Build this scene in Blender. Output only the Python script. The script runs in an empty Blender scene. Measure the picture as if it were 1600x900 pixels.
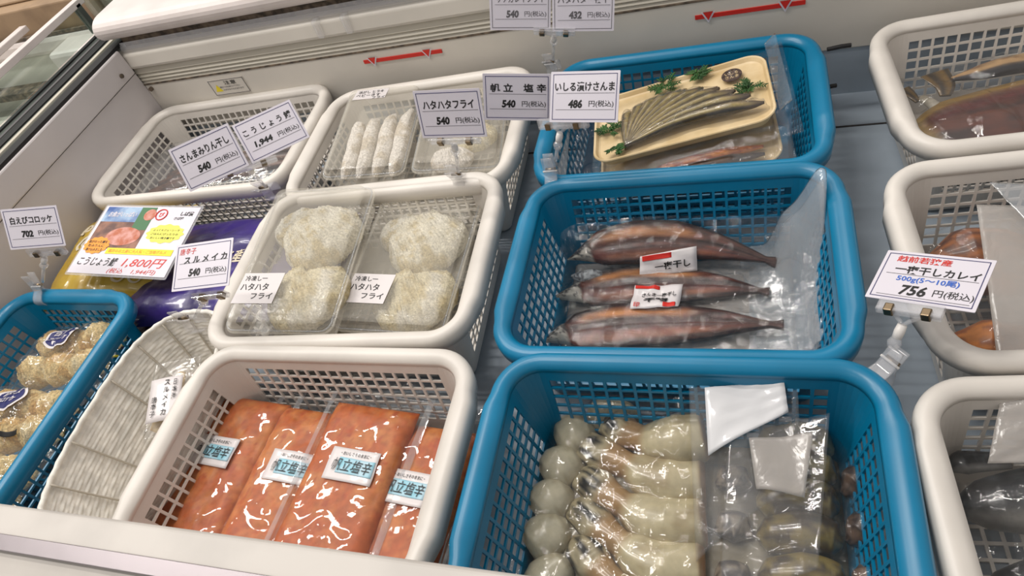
import bpy, math, random
import numpy as np
from mathutils import Vector, Matrix
from mathutils.bvhtree import BVHTree
random.seed(7)
SC = bpy.context.scene
C = bpy.data.collections.new('scene'); SC.collection.children.link(C)

# ------------------------------------------------------------------ camera
cam_d = bpy.data.cameras.new('camera'); cam = bpy.data.objects.new('camera', cam_d); C.objects.link(cam)
cam_d.sensor_width = 36; cam_d.lens = 36*1046.38/1600; cam_d.clip_start = .01; cam_d.clip_end = 60
CX = Vector((0.94273449, 0.19896933, -0.26769925)); CDN = Vector((-0.01369513, -0.7788228, -0.62709448)); CF = Vector((-0.33326284, 0.59484977, -0.7314982))
CAMZ = .755
R = Matrix((CX, -CDN, -CF)).transposed().to_4x4()
cam.matrix_world = Matrix.Translation((0, 0, CAMZ)) @ R
SC.camera = cam
# ------------------------------------------------------------------ colour management, world, lamps
vs = SC.view_settings
vs.view_transform = 'Standard'; vs.look = 'None'; vs.gamma = 1; vs.use_curve_mapping = False; vs.exposure = -0.06
SC.cycles.transparent_max_bounces = 32; SC.cycles.max_bounces = 10
SC.cycles.sample_clamp_indirect = 4
world = bpy.data.worlds.new('store_ambient'); SC.world = world; world.use_nodes = True
bg = world.node_tree.nodes['Background']; bg.inputs[0].default_value = (1.0, .955, .92, 1); bg.inputs[1].default_value = .54
def lamp(name, loc, sx, sy, power, col=(1, .955, .90), rot=(0, 0, 0)):
    l = bpy.data.lights.new(name, 'AREA'); l.shape = 'RECTANGLE'; l.size = sx; l.size_y = sy; l.energy = power; l.color = col
    o = bpy.data.objects.new(name, l); C.objects.link(o); o.location = loc; o.rotation_euler = rot; return o
# rows of ceiling fluorescent tubes running over the aisle
for i, (x, y, p) in enumerate([(-2.9, .4, 30), (-1.2, .4, 26), (-2.9, 1.35, 26), (-1.2, 1.35, 24), (-.6, 2.5, 12), (-2.9, 4.2, 22), (-.9, 4.2, 18), (1.1, 4.2, 4)]):
    lamp('ceiling_tube', (x, y, 2.75), 1.25, .12, p*1.0)
lamp('ceiling_tube', (-1.5, -1.3, 2.75), 1.25, .12, 5)

# ------------------------------------------------------------------ numeric helpers
def L(c, g=1.0):
    return tuple(((v/255)/12.92 if v/255 <= .04045 else ((v/255+.055)/1.055)**2.4)*g for v in c)
def sm(a, b, x):
    t = np.clip((np.asarray(x, float)-a)/(b-a), 0, 1); return t*t*(3-2*t)
def _h(ix, iy, seed):
    n = (ix*374761393 + iy*668265263 + seed*1442695041) & 0xffffffff
    n = ((n ^ (n >> 13))*1274126177) & 0xffffffff
    return ((n ^ (n >> 16)) & 0xffff)/65535.0
def vn(x, y, seed=0):
    x = np.asarray(x, float); y = np.asarray(y, float); x, y = np.broadcast_arrays(x, y)
    ix = np.floor(x).astype(np.int64); iy = np.floor(y).astype(np.int64); fx = x-ix; fy = y-iy
    fx = fx*fx*(3-2*fx); fy = fy*fy*(3-2*fy)
    a = _h(ix, iy, seed); b = _h(ix+1, iy, seed); c = _h(ix, iy+1, seed); d = _h(ix+1, iy+1, seed)
    return (a*(1-fx)+b*fx)*(1-fy)+(c*(1-fx)+d*fx)*fy
def fbm(x, y, seed=0, o=3):
    s = 0; a = .5
    for k in range(o): s = s+a*vn(np.asarray(x)*2**k, np.asarray(y)*2**k, seed+k*17); a *= .5
    return s/(1-.5**o)
def ridge(x, y, seed=0): return 1-np.abs(2*fbm(x, y, seed, 2)-1)
def mixc(a, b, t):
    a = np.asarray(a, float); b = np.asarray(b, float); t = np.clip(np.asarray(t, float), 0, 1)[..., None]
    return a*(1-t)+b*t

# ------------------------------------------------------------------ materials
def mat_new(name):
    m = bpy.data.materials.new(name); m.use_nodes = True; return m, m.node_tree, m.node_tree.nodes['Principled BSDF']
def pbr(name, col, rough=.5, metal=0, coat=0, noise=0, nscale=30, bump=0, bscale=80, spec=.5, sss=0, col2=None, lo=.4, hi=.62, coord='Object'):
    m, nt, b = mat_new(name)
    b.inputs['Base Color'].default_value = (*L(col), 1); b.inputs['Roughness'].default_value = rough
    b.inputs['Metallic'].default_value = metal; b.inputs['Coat Weight'].default_value = coat; b.inputs['Coat Roughness'].default_value = .08
    b.inputs['Specular IOR Level'].default_value = spec
    tc = nt.nodes.new('ShaderNodeTexCoord')
    if col2 is not None or noise:
        n = nt.nodes.new('ShaderNodeTexNoise'); n.inputs['Scale'].default_value = nscale; n.inputs['Detail'].default_value = 6
        nt.links.new(tc.outputs[coord], n.inputs['Vector'])
        r = nt.nodes.new('ShaderNodeValToRGB'); r.color_ramp.elements[0].position = lo; r.color_ramp.elements[1].position = hi
        c2 = col2 if col2 is not None else tuple(max(0, v*(1-noise)) for v in col)
        r.color_ramp.elements[0].color = (*L(c2), 1); r.color_ramp.elements[1].color = (*L(col), 1)
        nt.links.new(n.outputs['Fac'], r.inputs[0]); nt.links.new(r.outputs[0], b.inputs['Base Color'])
    if bump:
        n = nt.nodes.new('ShaderNodeTexNoise'); n.inputs['Scale'].default_value = bscale; n.inputs['Detail'].default_value = 4
        nt.links.new(tc.outputs[coord], n.inputs['Vector'])
        bp = nt.nodes.new('ShaderNodeBump'); bp.inputs['Strength'].default_value = bump; bp.inputs['Distance'].default_value = .002
        nt.links.new(n.outputs['Fac'], bp.inputs['Height']); nt.links.new(bp.outputs[0], b.inputs['Normal'])
    return m
def vcol(name, rough=.4, coat=0, mott=.25, nscale=120, bump=.3, bscale=200, spec=.5, stretch=(1, 1, 1)):
    """colour comes from the thing's own per-vertex skin colour, with fine procedural mottling"""
    m, nt, b = mat_new(name); b.inputs['Roughness'].default_value = rough; b.inputs['Coat Weight'].default_value = coat
    b.inputs['Coat Roughness'].default_value = .1; b.inputs['Specular IOR Level'].default_value = spec
    at_ = nt.nodes.new('ShaderNodeAttribute'); at_.attribute_name = 'Col'
    tc = nt.nodes.new('ShaderNodeTexCoord'); mp = nt.nodes.new('ShaderNodeMapping'); mp.inputs['Scale'].default_value = stretch
    nt.links.new(tc.outputs['Object'], mp.inputs[0])
    n = nt.nodes.new('ShaderNodeTexNoise'); n.inputs['Scale'].default_value = nscale; n.inputs['Detail'].default_value = 5
    nt.links.new(mp.outputs[0], n.inputs['Vector'])
    mr = nt.nodes.new('ShaderNodeMapRange'); mr.inputs[1].default_value = .3; mr.inputs[2].default_value = .7
    mr.inputs[3].default_value = 1-mott; mr.inputs[4].default_value = 1+mott; nt.links.new(n.outputs['Fac'], mr.inputs[0])
    mx = nt.nodes.new('ShaderNodeVectorMath'); mx.operation = 'SCALE'
    nt.links.new(at_.outputs['Color'], mx.inputs[0]); nt.links.new(mr.outputs[0], mx.inputs['Scale']); nt.links.new(mx.outputs[0], b.inputs['Base Color'])
    if bump:
        n2 = nt.nodes.new('ShaderNodeTexNoise'); n2.inputs['Scale'].default_value = bscale; n2.inputs['Detail'].default_value = 4
        nt.links.new(mp.outputs[0], n2.inputs['Vector'])
        bp = nt.nodes.new('ShaderNodeBump'); bp.inputs['Strength'].default_value = bump; bp.inputs['Distance'].default_value = .0015
        nt.links.new(n2.outputs['Fac'], bp.inputs['Height']); nt.links.new(bp.outputs[0], b.inputs['Normal'])
    return m
def film(name, haze=.06, hcol=(225, 225, 225), gloss=1.3, rough=.06, bump=.35, bscale=22, base=.02, tint=(1, 1, 1)):
    """clear packaging film: clear body + Fresnel gloss + a little milky haze, crinkled by a procedural bump"""
    m = bpy.data.materials.new(name); m.use_nodes = True; nt = m.node_tree; nt.nodes.clear()
    out = nt.nodes.new('ShaderNodeOutputMaterial'); tr = nt.nodes.new('ShaderNodeBsdfTransparent'); tr.inputs[0].default_value = (*tint, 1)
    gl = nt.nodes.new('ShaderNodeBsdfGlossy'); gl.inputs['Roughness'].default_value = rough
    df = nt.nodes.new('ShaderNodeBsdfDiffuse'); df.inputs[0].default_value = (*L(hcol), 1)
    fr = nt.nodes.new('ShaderNodeLayerWeight'); fr.inputs['Blend'].default_value = .5; pw = nt.nodes.new('ShaderNodeMath'); pw.operation = 'POWER'; pw.inputs[1].default_value = 4.5
    sc_ = nt.nodes.new('ShaderNodeMath'); sc_.operation = 'MULTIPLY_ADD'; sc_.inputs[1].default_value = .85; sc_.inputs[2].default_value = .045; nt.links.new(fr.outputs['Facing'], pw.inputs[0]); nt.links.new(pw.outputs[0], sc_.inputs[0])
    mu = nt.nodes.new('ShaderNodeMath'); mu.operation = 'MULTIPLY_ADD'; mu.inputs[1].default_value = gloss; mu.inputs[2].default_value = base; mu.use_clamp = True
    nt.links.new(sc_.outputs[0], mu.inputs[0])
    m1 = nt.nodes.new('ShaderNodeMixShader'); m1.inputs[0].default_value = haze
    nt.links.new(tr.outputs[0], m1.inputs[1]); nt.links.new(df.outputs[0], m1.inputs[2])
    m2 = nt.nodes.new('ShaderNodeMixShader'); nt.links.new(mu.outputs[0], m2.inputs[0]); nt.links.new(m1.outputs[0], m2.inputs[1]); nt.links.new(gl.outputs[0], m2.inputs[2])
    nt.links.new(m2.outputs[0], out.inputs[0])
    if bump:
        tc = nt.nodes.new('ShaderNodeTexCoord'); n = nt.nodes.new('ShaderNodeTexNoise'); n.inputs['Scale'].default_value = bscale
        n.inputs['Detail'].default_value = 5; n.inputs['Distortion'].default_value = 1.2
        nt.links.new(tc.outputs['Object'], n.inputs['Vector'])
        bp = nt.nodes.new('ShaderNodeBump'); bp.inputs['Strength'].default_value = bump; bp.inputs['Distance'].default_value = .006
        nt.links.new(n.outputs['Fac'], bp.inputs['Height'])
        for nd in (gl, fr, df): nt.links.new(bp.outputs[0], nd.inputs['Normal'])
    return m
M = dict(
    blue=pbr('blue_plastic', (0, 122, 164), .32, spec=.55, noise=.06, nscale=12),
    white_p=pbr('white_plastic', (222, 216, 208), .38, spec=.5, noise=.05, nscale=9),
    liner=pbr('freezer_liner', (214, 208, 198), .35, noise=.05, nscale=4, bump=.05, bscale=12),
    liner_side=pbr('freezer_side_liner', (212, 206, 206), .38, noise=.05, nscale=3),
    ledge=pbr('freezer_ledge', (196, 190, 183), .42, noise=.05, nscale=14, bump=.08, bscale=60),
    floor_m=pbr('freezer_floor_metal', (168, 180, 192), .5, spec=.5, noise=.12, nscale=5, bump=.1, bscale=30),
    groove=pbr('trim_extrusion', (190, 184, 170), .35), dark=pbr('dark_gap', (60, 56, 54), .6, noise=.3, nscale=60),
    gasket=pbr('black_gasket', (22, 20, 22), .5), alu=pbr('aluminium', (140, 133, 136), .35, metal=.7, bump=.1, bscale=30),
    trim_brown=pbr('brown_trim', (120, 104, 88), .7, col2=(66, 58, 50), nscale=60), bumper=pbr('bumper_plastic', (216, 206, 202), .4, noise=.05, nscale=12),  # brown of tan strip and screws, and of the trim's painted shade lines
    red=pbr('red_print', (205, 40, 28), .45), black=pbr('black_ink', (14, 13, 14), .55), ink_soft=pbr('grey_ink', (95, 92, 96), .6),
    blue_ink=pbr('blue_ink', (40, 95, 190), .5), navy=pbr('navy_ink', (38, 40, 96), .5), paper=pbr('card_paper', (214, 209, 218), .4, coat=.25),
    paper_w=pbr('label_paper', (218, 212, 212), .5, coat=.35), yellow=pbr('yellow_print', (236, 214, 40), .5), orange_ink=pbr('orange_print', (232, 150, 40), .5),
    yel2=pbr('pale_yellow_print', (226, 222, 92), .5), green=pbr('green_print', (60, 110, 70), .5), photo_b=pbr('photo_blue', (46, 84, 150), .5, col2=(160, 185, 210), nscale=25),
    photo_br=pbr('photo_brown', (150, 105, 84), .5, col2=(92, 62, 56), nscale=40), pinkp=pbr('photo_pink', (205, 150, 140), .5, col2=(178, 96, 62), nscale=60),
    teal=pbr('label_teal', (138, 196, 214), .45, col2=(176, 208, 222), nscale=60), steel=pbr('spring_steel', (120, 105, 85), .3, metal=1),
    purple=pbr('purple_wrap', (62, 44, 128), .32, coat=.3, col2=(40, 30, 84), nscale=10, bump=.4, bscale=25), gold=pbr('gold_wrap', (196, 166, 66), .35, coat=.3, col2=(176, 144, 50), nscale=12, bump=.4, bscale=20),
    cream=pbr('cream_print', (214, 202, 176), .5), darkwrap=pbr('dark_purple_wrap', (36, 26, 58), .35, coat=.3, bump=.4, bscale=20),
    cord=pbr('paper_cord', (240, 236, 227), .75, noise=.1, nscale=70, bump=.25, bscale=260), rib=pbr('cord_rib', (190, 182, 168), .8, bump=.4, bscale=260),
    board=pbr('wood_tray', (226, 204, 164), .45, col2=(206, 180, 134), nscale=18), leaf=pbr('leaf_green', (66, 112, 50), .5, col2=(36, 74, 30), nscale=60),
    seal=pbr('sticker_dark', (40, 26, 24), .5, col2=(86, 66, 58), nscale=200), crate=pbr('kraft_crate', (150, 124, 96), .6, col2=(112, 90, 68), nscale=8),
    green_edge=pbr('channel_grey', (104, 110, 104), .35, metal=.3, col2=(70, 74, 72), nscale=6), store=pbr('store_floor', (70, 62, 58), .5, noise=.2, nscale=3),
    joint=pbr('white_joint', (226, 222, 218), .35), lowpack=pbr('low_pack', (134, 124, 100), .35, coat=.4, col2=(92, 82, 66), nscale=22, bump=.4, bscale=30), white_s=pbr('flap_white', (214, 214, 216), .4, coat=.5),
    fillet=vcol('dried_fish', .4, .1, .4, 60, .5, 160, stretch=(.4, 1.6, 1)), squid=vcol('squid_skin', .28, .5, .15, 70, .25, 120),
    crumb=vcol('bread_crumb', .85, 0, .30, 330, 1.0, 500), small=vcol('small_fish', .3, .4, .22, 130, .2, 160), pomfret=vcol('kipper', .4, .2, .3, 70, .3, 150, stretch=(.5, 1.4, 1)),
    paste=vcol('orange_paste', .55, .0, .16, 110, .25, 160),
    film=film('clear_film', .03, gloss=1.0, base=.0), film_h=film('hazy_film', .22, (200, 205, 210), 1.2, .12), film_s=film('soft_film', .05, (214, 216, 218), .95, .05, .35, 26, 0),
    film_tight=film('vacuum_film', .01, (220, 214, 208), 1.2, .04, .07, 20, 0), film_v=film('fish_vacuum_film', .015, (214, 216, 218), 1.3, .045, .45, 60, 0), film_m=film('milky_film', .5, (196, 190, 184), 1.0, .2, .3, 30),
    box=film('clear_box', .21, (232, 226, 212), .45, .12, .15, 30, 0), acr=film('acrylic', .20, (236, 236, 240), .9, .05, 0, 1, .02), glass=film('glass', .02, (160, 185, 175), 1.2, .02, 0, 1, .03, (.86, .93, .90)),
)

# ------------------------------------------------------------------ object helpers
def tag(o, label=None, cat=None, group=None, kind=None):
    if label: o['label'] = label
    if cat: o['category'] = cat
    if group: o['group'] = group
    if kind: o['kind'] = kind
    return o
def mk(name, verts, faces, mat, parent=None, mw=None, smooth=True, cols=None, mods=None):
    me = bpy.data.meshes.new(name); me.from_pydata([tuple(map(float, v)) for v in verts], [], [tuple(map(int, f)) for f in faces])
    me.materials.append(M[mat] if isinstance(mat, str) else mat)
    if smooth: me.polygons.foreach_set('use_smooth', [True]*len(me.polygons))
    if cols is not None:
        a = me.color_attributes.new('Col', 'FLOAT_COLOR', 'POINT'); c = np.ones((len(verts), 4)); c[:, :3] = cols; a.data.foreach_set('color', c.ravel())
    me.update()
    o = bpy.data.objects.new(name, me); C.objects.link(o)
    if parent: o.parent = parent
    if mw is not None: o.matrix_world = mw
    return o
def empty(name, mw, label=None, cat=None, group=None):
    o = bpy.data.objects.new(name, None); C.objects.link(o); o.empty_display_size = .02
    o.matrix_world = mw if isinstance(mw, Matrix) else Matrix.Translation(mw)
    return tag(o, label, cat, group)
def copy_tree(o, mw, label=None, group=None):
    r = o.copy(); C.objects.link(r); r.matrix_world = mw
    if label: r['label'] = label
    if group: r['group'] = group
    for ch in list(o.children):
        c = ch.copy(); C.objects.link(c); c.parent = r
        for g in list(ch.children):
            d = g.copy(); C.objects.link(d); d.parent = c
    return r
def frame(o, ax, ay):
    ax = Vector(ax).normalized(); ay = Vector(ay); ay = (ay-ax*ay.dot(ax)).normalized(); az = ax.cross(ay)
    m = Matrix((ax, ay, az)).transposed().to_4x4(); m.translation = Vector(o); return m
def TR(x, y, z, rz=0, rx=0, ry=0):
    return Matrix.Translation((x, y, z)) @ Matrix.Rotation(math.radians(rz), 4, 'Z') @ Matrix.Rotation(math.radians(rx), 4, 'X') @ Matrix.Rotation(math.radians(ry), 4, 'Y')
def grid_faces(nu, nv, off=0, wrap_u=False):
    f = []
    for i in range(nu if wrap_u else nu-1):
        for j in range(nv-1):
            a = off+i*nv+j; b = off+((i+1) % nu)*nv+j; f.append((a, b, b+1, a+1))
    return f
class MB:
    def __init__(s): s.v = []; s.f = []
    def add(s, v, f):
        o = len(s.v); s.v += [tuple(p) for p in v]; s.f += [tuple(i+o for i in q) for q in f]; return s
    def box(s, x0, x1, y0, y1, z0, z1):
        return s.add([(x0,y0,z0),(x1,y0,z0),(x1,y1,z0),(x0,y1,z0),(x0,y0,z1),(x1,y0,z1),(x1,y1,z1),(x0,y1,z1)],
                     [(3,2,1,0),(4,5,6,7),(0,1,5,4),(1,2,6,5),(2,3,7,6),(3,0,4,7)])
    def prism(s, pts, z0, z1):
        n = len(pts); v = [(x, y, z0) for x, y in pts]+[(x, y, z1) for x, y in pts]
        return s.add(v, [tuple(range(n))[::-1], tuple(range(n, 2*n))]+[(i, (i+1) % n, n+(i+1) % n, n+i) for i in range(n)])
    def extr_x(s, prof, x0, x1, cap=True):  # prof: (y,z)
        n = len(prof); v = [(x0, y, z) for y, z in prof]+[(x1, y, z) for y, z in prof]
        return s.add(v, [(i, (i+1) % n, n+(i+1) % n, n+i)[::-1] for i in range(n)]+([tuple(range(n)), tuple(range(n, 2*n))[::-1]] if cap else []))
    def tube(s, pts, r, n=8, closed=False):
        pts = [Vector(p) for p in pts]; m = len(pts); rr = r if hasattr(r, '__len__') else [r]*m; o = len(s.v); up = Vector((0, 0, 1))
        for i, p in enumerate(pts):
            t = (pts[(i+1) % m]-pts[i-1]) if closed else (pts[min(i+1, m-1)]-pts[max(i-1, 0)])
            t.normalize(); a = t.cross(up)
            if a.length < .05: a = t.cross(Vector((1, 0, 0)))
            a.normalize(); b = a.cross(t)
            for k in range(n):
                w = 2*math.pi*k/n; s.v.append(tuple(p+(a*math.cos(w)+b*math.sin(w))*rr[i]))
        for i in range(m if closed else m-1):
            for k in range(n):
                j = (i+1) % m; s.f.append((o+i*n+k, o+i*n+(k+1) % n, o+j*n+(k+1) % n, o+j*n+k))
        if not closed: s.f.append(tuple(o+k for k in range(n))[::-1]); s.f.append(tuple(o+(m-1)*n+k for k in range(n)))
        return s
    def build(s, name, mat, parent=None, mw=None, smooth=False, bevel=0):
        o = mk(name, s.v, s.f, mat, parent, mw, smooth)
        if bevel:
            b = o.modifiers.new('bevel', 'BEVEL'); b.width = bevel; b.segments = 2; b.limit_method = 'ANGLE'
        return o
def rrect(w, d, r, n=6):
    p = []
    for cx, cy, a0 in ((w/2-r, d/2-r, 0), (-w/2+r, d/2-r, 90), (-w/2+r, -d/2+r, 180), (w/2-r, -d/2+r, 270)):
        for k in range(n+1):
            a = math.radians(a0+90*k/n); p.append((cx+r*math.cos(a), cy+r*math.sin(a)))
    return p
def loft(rings):
    n = len(rings[0]); v = [p for r in rings for p in r]; f = []
    for i in range(len(rings)-1):
        for k in range(n): f.append((i*n+k, i*n+(k+1) % n, (i+1)*n+(k+1) % n, (i+1)*n+k))
    return v, f
_txt = {}
def text_geo(s, bold=.012, shear=0, vertical=False):
    key = (s, bold, shear, vertical)
    if key not in _txt:
        V = []; F = []
        def one(ch, dx=0, dy=0):
            cu = bpy.data.curves.new('t', 'FONT'); cu.body = ch; cu.size = 1; cu.offset = bold; cu.shear = shear; cu.resolution_u = 2; cu.fill_mode = 'FRONT'
            ob = bpy.data.objects.new('t', cu); SC.collection.objects.link(ob); dg = bpy.context.evaluated_depsgraph_get(); dg.update()
            me = bpy.data.meshes.new_from_object(ob.evaluated_get(dg)); o = len(V)
            V.extend([(v.co.x+dx, v.co.y+dy) for v in me.vertices]); F.extend([tuple(i+o for i in p.vertices) for p in me.polygons])
            bpy.data.objects.remove(ob); bpy.data.curves.remove(cu); bpy.data.meshes.remove(me)
        if vertical:
            for i, ch in enumerate(s): one(ch, 0, -i*1.05)
        else: one(s)
        V = np.array(V) if V else np.zeros((1, 2)); lo = V.min(0); hi = V.max(0); _txt[key] = (V, F, lo, hi)
    return _txt[key]
def lettering(items, mat, parent, z=.0006, name='lettering', surf=None):
    """items: (string, cx, cy, w, h, bold, shear[, rot deg, vertical]) fitted to the box"""
    b = MB()
    for it in items:
        s, cx, cy, w, h, bold, shear = it[:7]; rot = math.radians(it[7]) if len(it) > 7 else 0; vert = it[8] if len(it) > 8 else False
        V, F, lo, hi = text_geo(s, bold, shear, vert); sc = (hi-lo); sc[sc == 0] = 1
        P = ((V-lo)/sc-.5)*np.array([w, h]); c, q = math.cos(rot), math.sin(rot)
        P = np.stack([P[:, 0]*c-P[:, 1]*q+cx, P[:, 0]*q+P[:, 1]*c+cy], 1)
        b.add([((x, y, z) if surf is None else surf(x, y, z)) for x, y in P], F)
    return b.build(name, mat, parent)
def sheet(name, P, nu, nv, mat, parent=None, mw=None, thick=.0005):
    U, V = np.meshgrid(np.linspace(0, 1, nu), np.linspace(0, 1, nv), indexing='ij')
    xyz = P(U, V); v = np.stack([np.broadcast_to(a, U.shape) for a in xyz], -1).reshape(-1, 3)
    o = mk(name, v, grid_faces(nu, nv), mat, parent, mw)
    if thick: s_ = o.modifiers.new('thickness', 'SOLIDIFY'); s_.thickness = thick
    return o
def catmull(P, n):
    P = np.array([list(p)+[0]*(3-len(p)) for p in P], float); m = len(P)
    Q = np.vstack([2*P[0]-P[1], P, 2*P[-1]-P[-2]]); t = np.linspace(0, m-1, n); i = np.minimum(t.astype(int), m-2); u = (t-i)[:, None]
    a, b, c, d = Q[i], Q[i+1], Q[i+2], Q[i+3]
    return .5*((2*b)+(-a+c)*u+(2*a-5*b+4*c-d)*u*u+(-a+3*b-3*c+d)*u**3)
def prof(pts):
    xs, ys = zip(*pts); return lambda s: np.interp(s, xs, ys)
def strip_geo(path, W, H, color, base=0, nseg=70, nring=24, dz=None, flat=.2):
    P = catmull(path, nseg+1); s = np.linspace(0, 1, nseg+1); T = np.gradient(P, axis=0); T[:, 2] = 0; T /= np.linalg.norm(T, axis=1)[:, None]+1e-9
    N = np.stack([-T[:, 1], T[:, 0], 0*s], 1); w = W(s); h = H(s)
    th = np.linspace(0, 2*np.pi, nring, endpoint=False); S, TH = np.meshgrid(s, th, indexing='ij'); v = np.cos(TH); up = np.sin(TH)
    z = np.where(up > 0, h[:, None]*up**.8 if False else h[:, None]*np.sign(up)*np.abs(up)**.75, -h[:, None]*flat*np.abs(up)**.75)
    if dz is not None: z = z+np.where(up > -.05, dz(S, v), 0)
    X = P[:, None, :]+N[:, None, :]*(w[:, None]*v)[..., None]; X[..., 2] += z+base+flat*h.max()*.0
    V = X.reshape(-1, 3); n = nring; f = []
    for i in range(nseg):
        for k in range(n): f.append((i*n+k, (i+1)*n+k, (i+1)*n+(k+1) % n, i*n+(k+1) % n))
    f.append(tuple(range(n))); f.append(tuple(nseg*n+k for k in range(n))[::-1])
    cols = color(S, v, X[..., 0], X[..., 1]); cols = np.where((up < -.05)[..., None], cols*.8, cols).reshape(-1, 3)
    return V, f, cols
def strip(name, path, W, H, mat, color, mw, label=None, cat=None, group=None, parent=None, **k):
    V, f, c = strip_geo(path, W, H, color, **k)
    o = mk(name, V, f, mat, parent, mw, cols=np.clip(c, 0, 1)); tag(o, label, cat, group); return o
def drape(objs, x0, x1, y0, y1, step=.0035, base=.0, eps=.0012, it=30, wr=.0015, seed=1, extra=None, freq=45, mw=None, edge=.012):
    """clear sheet laid over the contents: ray heights, relaxed under tension, then crinkled. Everything in pack space."""
    nx = int((x1-x0)/step)+1; ny = int((y1-y0)/step)+1; xs = np.linspace(x0, x1, nx); ys = np.linspace(y0, y1, ny)
    inv = mw.inverted() if mw is not None else Matrix()
    trees = []
    for o in objs:
        m = inv @ o.matrix_world if mw is not None else Matrix()
        vv = [m @ v.co for v in o.data.vertices]; ff = [tuple(p.vertices) for p in o.data.polygons]
        lo = (min(v.x for v in vv), min(v.y for v in vv)); hi = (max(v.x for v in vv), max(v.y for v in vv))
        trees.append((BVHTree.FromPolygons(vv, ff), lo, hi))
    Hh = np.full((nx, ny), base, float); dn = Vector((0, 0, -1))
    for t, lo, hi in trees:
        for i, x in enumerate(xs):
            if x < lo[0] or x > hi[0]: continue
            for j, y in enumerate(ys):
                if y < lo[1] or y > hi[1]: continue
                r = t.ray_cast(Vector((x, y, 1)), dn)
                if r[0] is not None and r[0].z > Hh[i, j]: Hh[i, j] = r[0].z
    g = Hh+eps; f = g.copy()
    for _ in range(it):
        p = np.pad(f, 1, mode='edge'); f = np.maximum(g, .25*(p[2:, 1:-1]+p[:-2, 1:-1]+p[1:-1, 2:]+p[1:-1, :-2]))
    for _ in range(2):
        p = np.pad(f, 1, mode='edge'); f = np.maximum(g-.0004, .5*f+.125*(p[2:, 1:-1]+p[:-2, 1:-1]+p[1:-1, 2:]+p[1:-1, :-2]))
    X, Y = np.meshgrid(xs, ys, indexing='ij')
    e = np.minimum(np.minimum(X-x0, x1-X), np.minimum(Y-y0, y1-Y)); em = sm(0, edge, e)
    f = f+wr*em*(sm(.62, 1, ridge(X*freq, Y*freq*.8, seed))*1.6+.8*fbm(X*freq*1.6, Y*freq*1.6, seed+5))
    if extra is not None: f = f+extra(X, Y)
    return X, Y, f
def drape_obj(name, data, mat, parent=None, mw=None, under=None):
    X, Y, f = data; nx, ny = X.shape
    o = mk(name, np.stack([X, Y, f], -1).reshape(-1, 3), grid_faces(nx, ny), mat, parent, mw)
    return o
def sampler(data):
    X, Y, f = data; x0, x1, y0, y1 = X[0, 0], X[-1, 0], Y[0, 0], Y[0, -1]; nx, ny = X.shape
    def g(x, y):
        a = min(max((x-x0)/(x1-x0)*(nx-1), 0), nx-1.001); b = min(max((y-y0)/(y1-y0)*(ny-1), 0), ny-1.001); i, j = int(a), int(b); u, v = a-i, b-j
        return (f[i, j]*(1-u)+f[i+1, j]*u)*(1-v)+(f[i, j+1]*(1-u)+f[i+1, j+1]*u)*v
    return g
def sticker(name, pts, g, mat, parent, dz=.001, label=None, n=10):
    """a small paper label following the surface under it; pts = 4 corners in pack space"""
    p = [Vector((*q, 0)) for q in pts]; vs_ = []
    for i in range(n+1):
        for j in range(n+1):
            u, v = i/n, j/n; q = (p[3]*(1-u)+p[2]*u)*(1-v)+(p[0]*(1-u)+p[1]*u)*v; vs_.append((q.x, q.y, g(q.x, q.y)+dz))
    o = mk(name, vs_, grid_faces(n+1, n+1), mat, parent); s_ = o.modifiers.new('thickness', 'SOLIDIFY'); s_.thickness = .0004; s_.offset = 1
    if label: o['label'] = label
    def surf(x, y, z):  # x,y in -.5...5 of label
        u, v = x+.5, y+.5; q = (p[3]*(1-u)+p[2]*u)*(1-v)+(p[0]*(1-u)+p[1]*u)*v; return (q.x, q.y, g(q.x, q.y)+dz+z)
    return o, surf

# ================================================================== THE SETTING
def struct(o): o['kind'] = 'structure'; return o
struct(MB().box(-5, 3.5, -2, 6, -.83, -.80).build('floor', 'store'))
# the freezer as one thing
fz = empty('display_freezer', (-.2, .56, -.8), 'white open-top chest freezer holding the rows of plastic baskets', 'freezer')
def fpart(mb, name, mat, bevel=0, smooth=False, label=None, parent=None):
    o = mb.build(name, mat, None, None, smooth, bevel); o.parent = parent or fz
    o.matrix_parent_inverse = (parent or fz).matrix_world.inverted()
    if label: o['label'] = label
    return o
bpy.context.view_layer.update()
XL, XR = -1.197, 1.3
fpart(MB().box(XL, XR, .07, 1.03, -.03, 0), 'floor_plate', 'floor_m', label='grey blue metal floor plate')
fpart(MB().box(XL+.001, XR-.001, .931, .934, 0, .0012), 'floor_joint', 'dark')
# back panel: lower strip coloured grey-blue like the floor, cream liner above, trims and a rounded bumper on top
fpart(MB().extr_x([(1.022, -.03), (1.018, .0), (1.018, .092), (1.03, .092), (1.03, -.03)], XL, XR), 'lower_back_panel', 'floor_m')
fpart(MB().extr_x([(1.016, .085), (1.017, .12), (1.020, .196), (1.05, .196), (1.05, .085)], XL, XR), 'back_panel', 'liner', .002)
gp = [(1.020, .196), (1.026, .204), (1.022, .206), (1.027, .211), (1.023, .213), (1.028, .219), (1.024, .221), (1.030, .236), (1.07, .236), (1.07, .196)]
fpart(MB().extr_x(gp, XL-.005, XR), 'trim_extrusion', 'groove')
fpart(MB().box(XL, XR, 1.019, 1.024, .1965, .199), 'trim_shadow_gap', 'trim_brown')  # line of shade under the trim, put into a brown strip's colour
sp = [(1.022, .234), (1.020, .240), (1.024, .262), (1.034, .272), (1.07, .274), (1.07, .234)]
fpart(MB().extr_x(sp, XL-.015, XR), 'price_rail_base', 'liner', .002)
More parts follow.
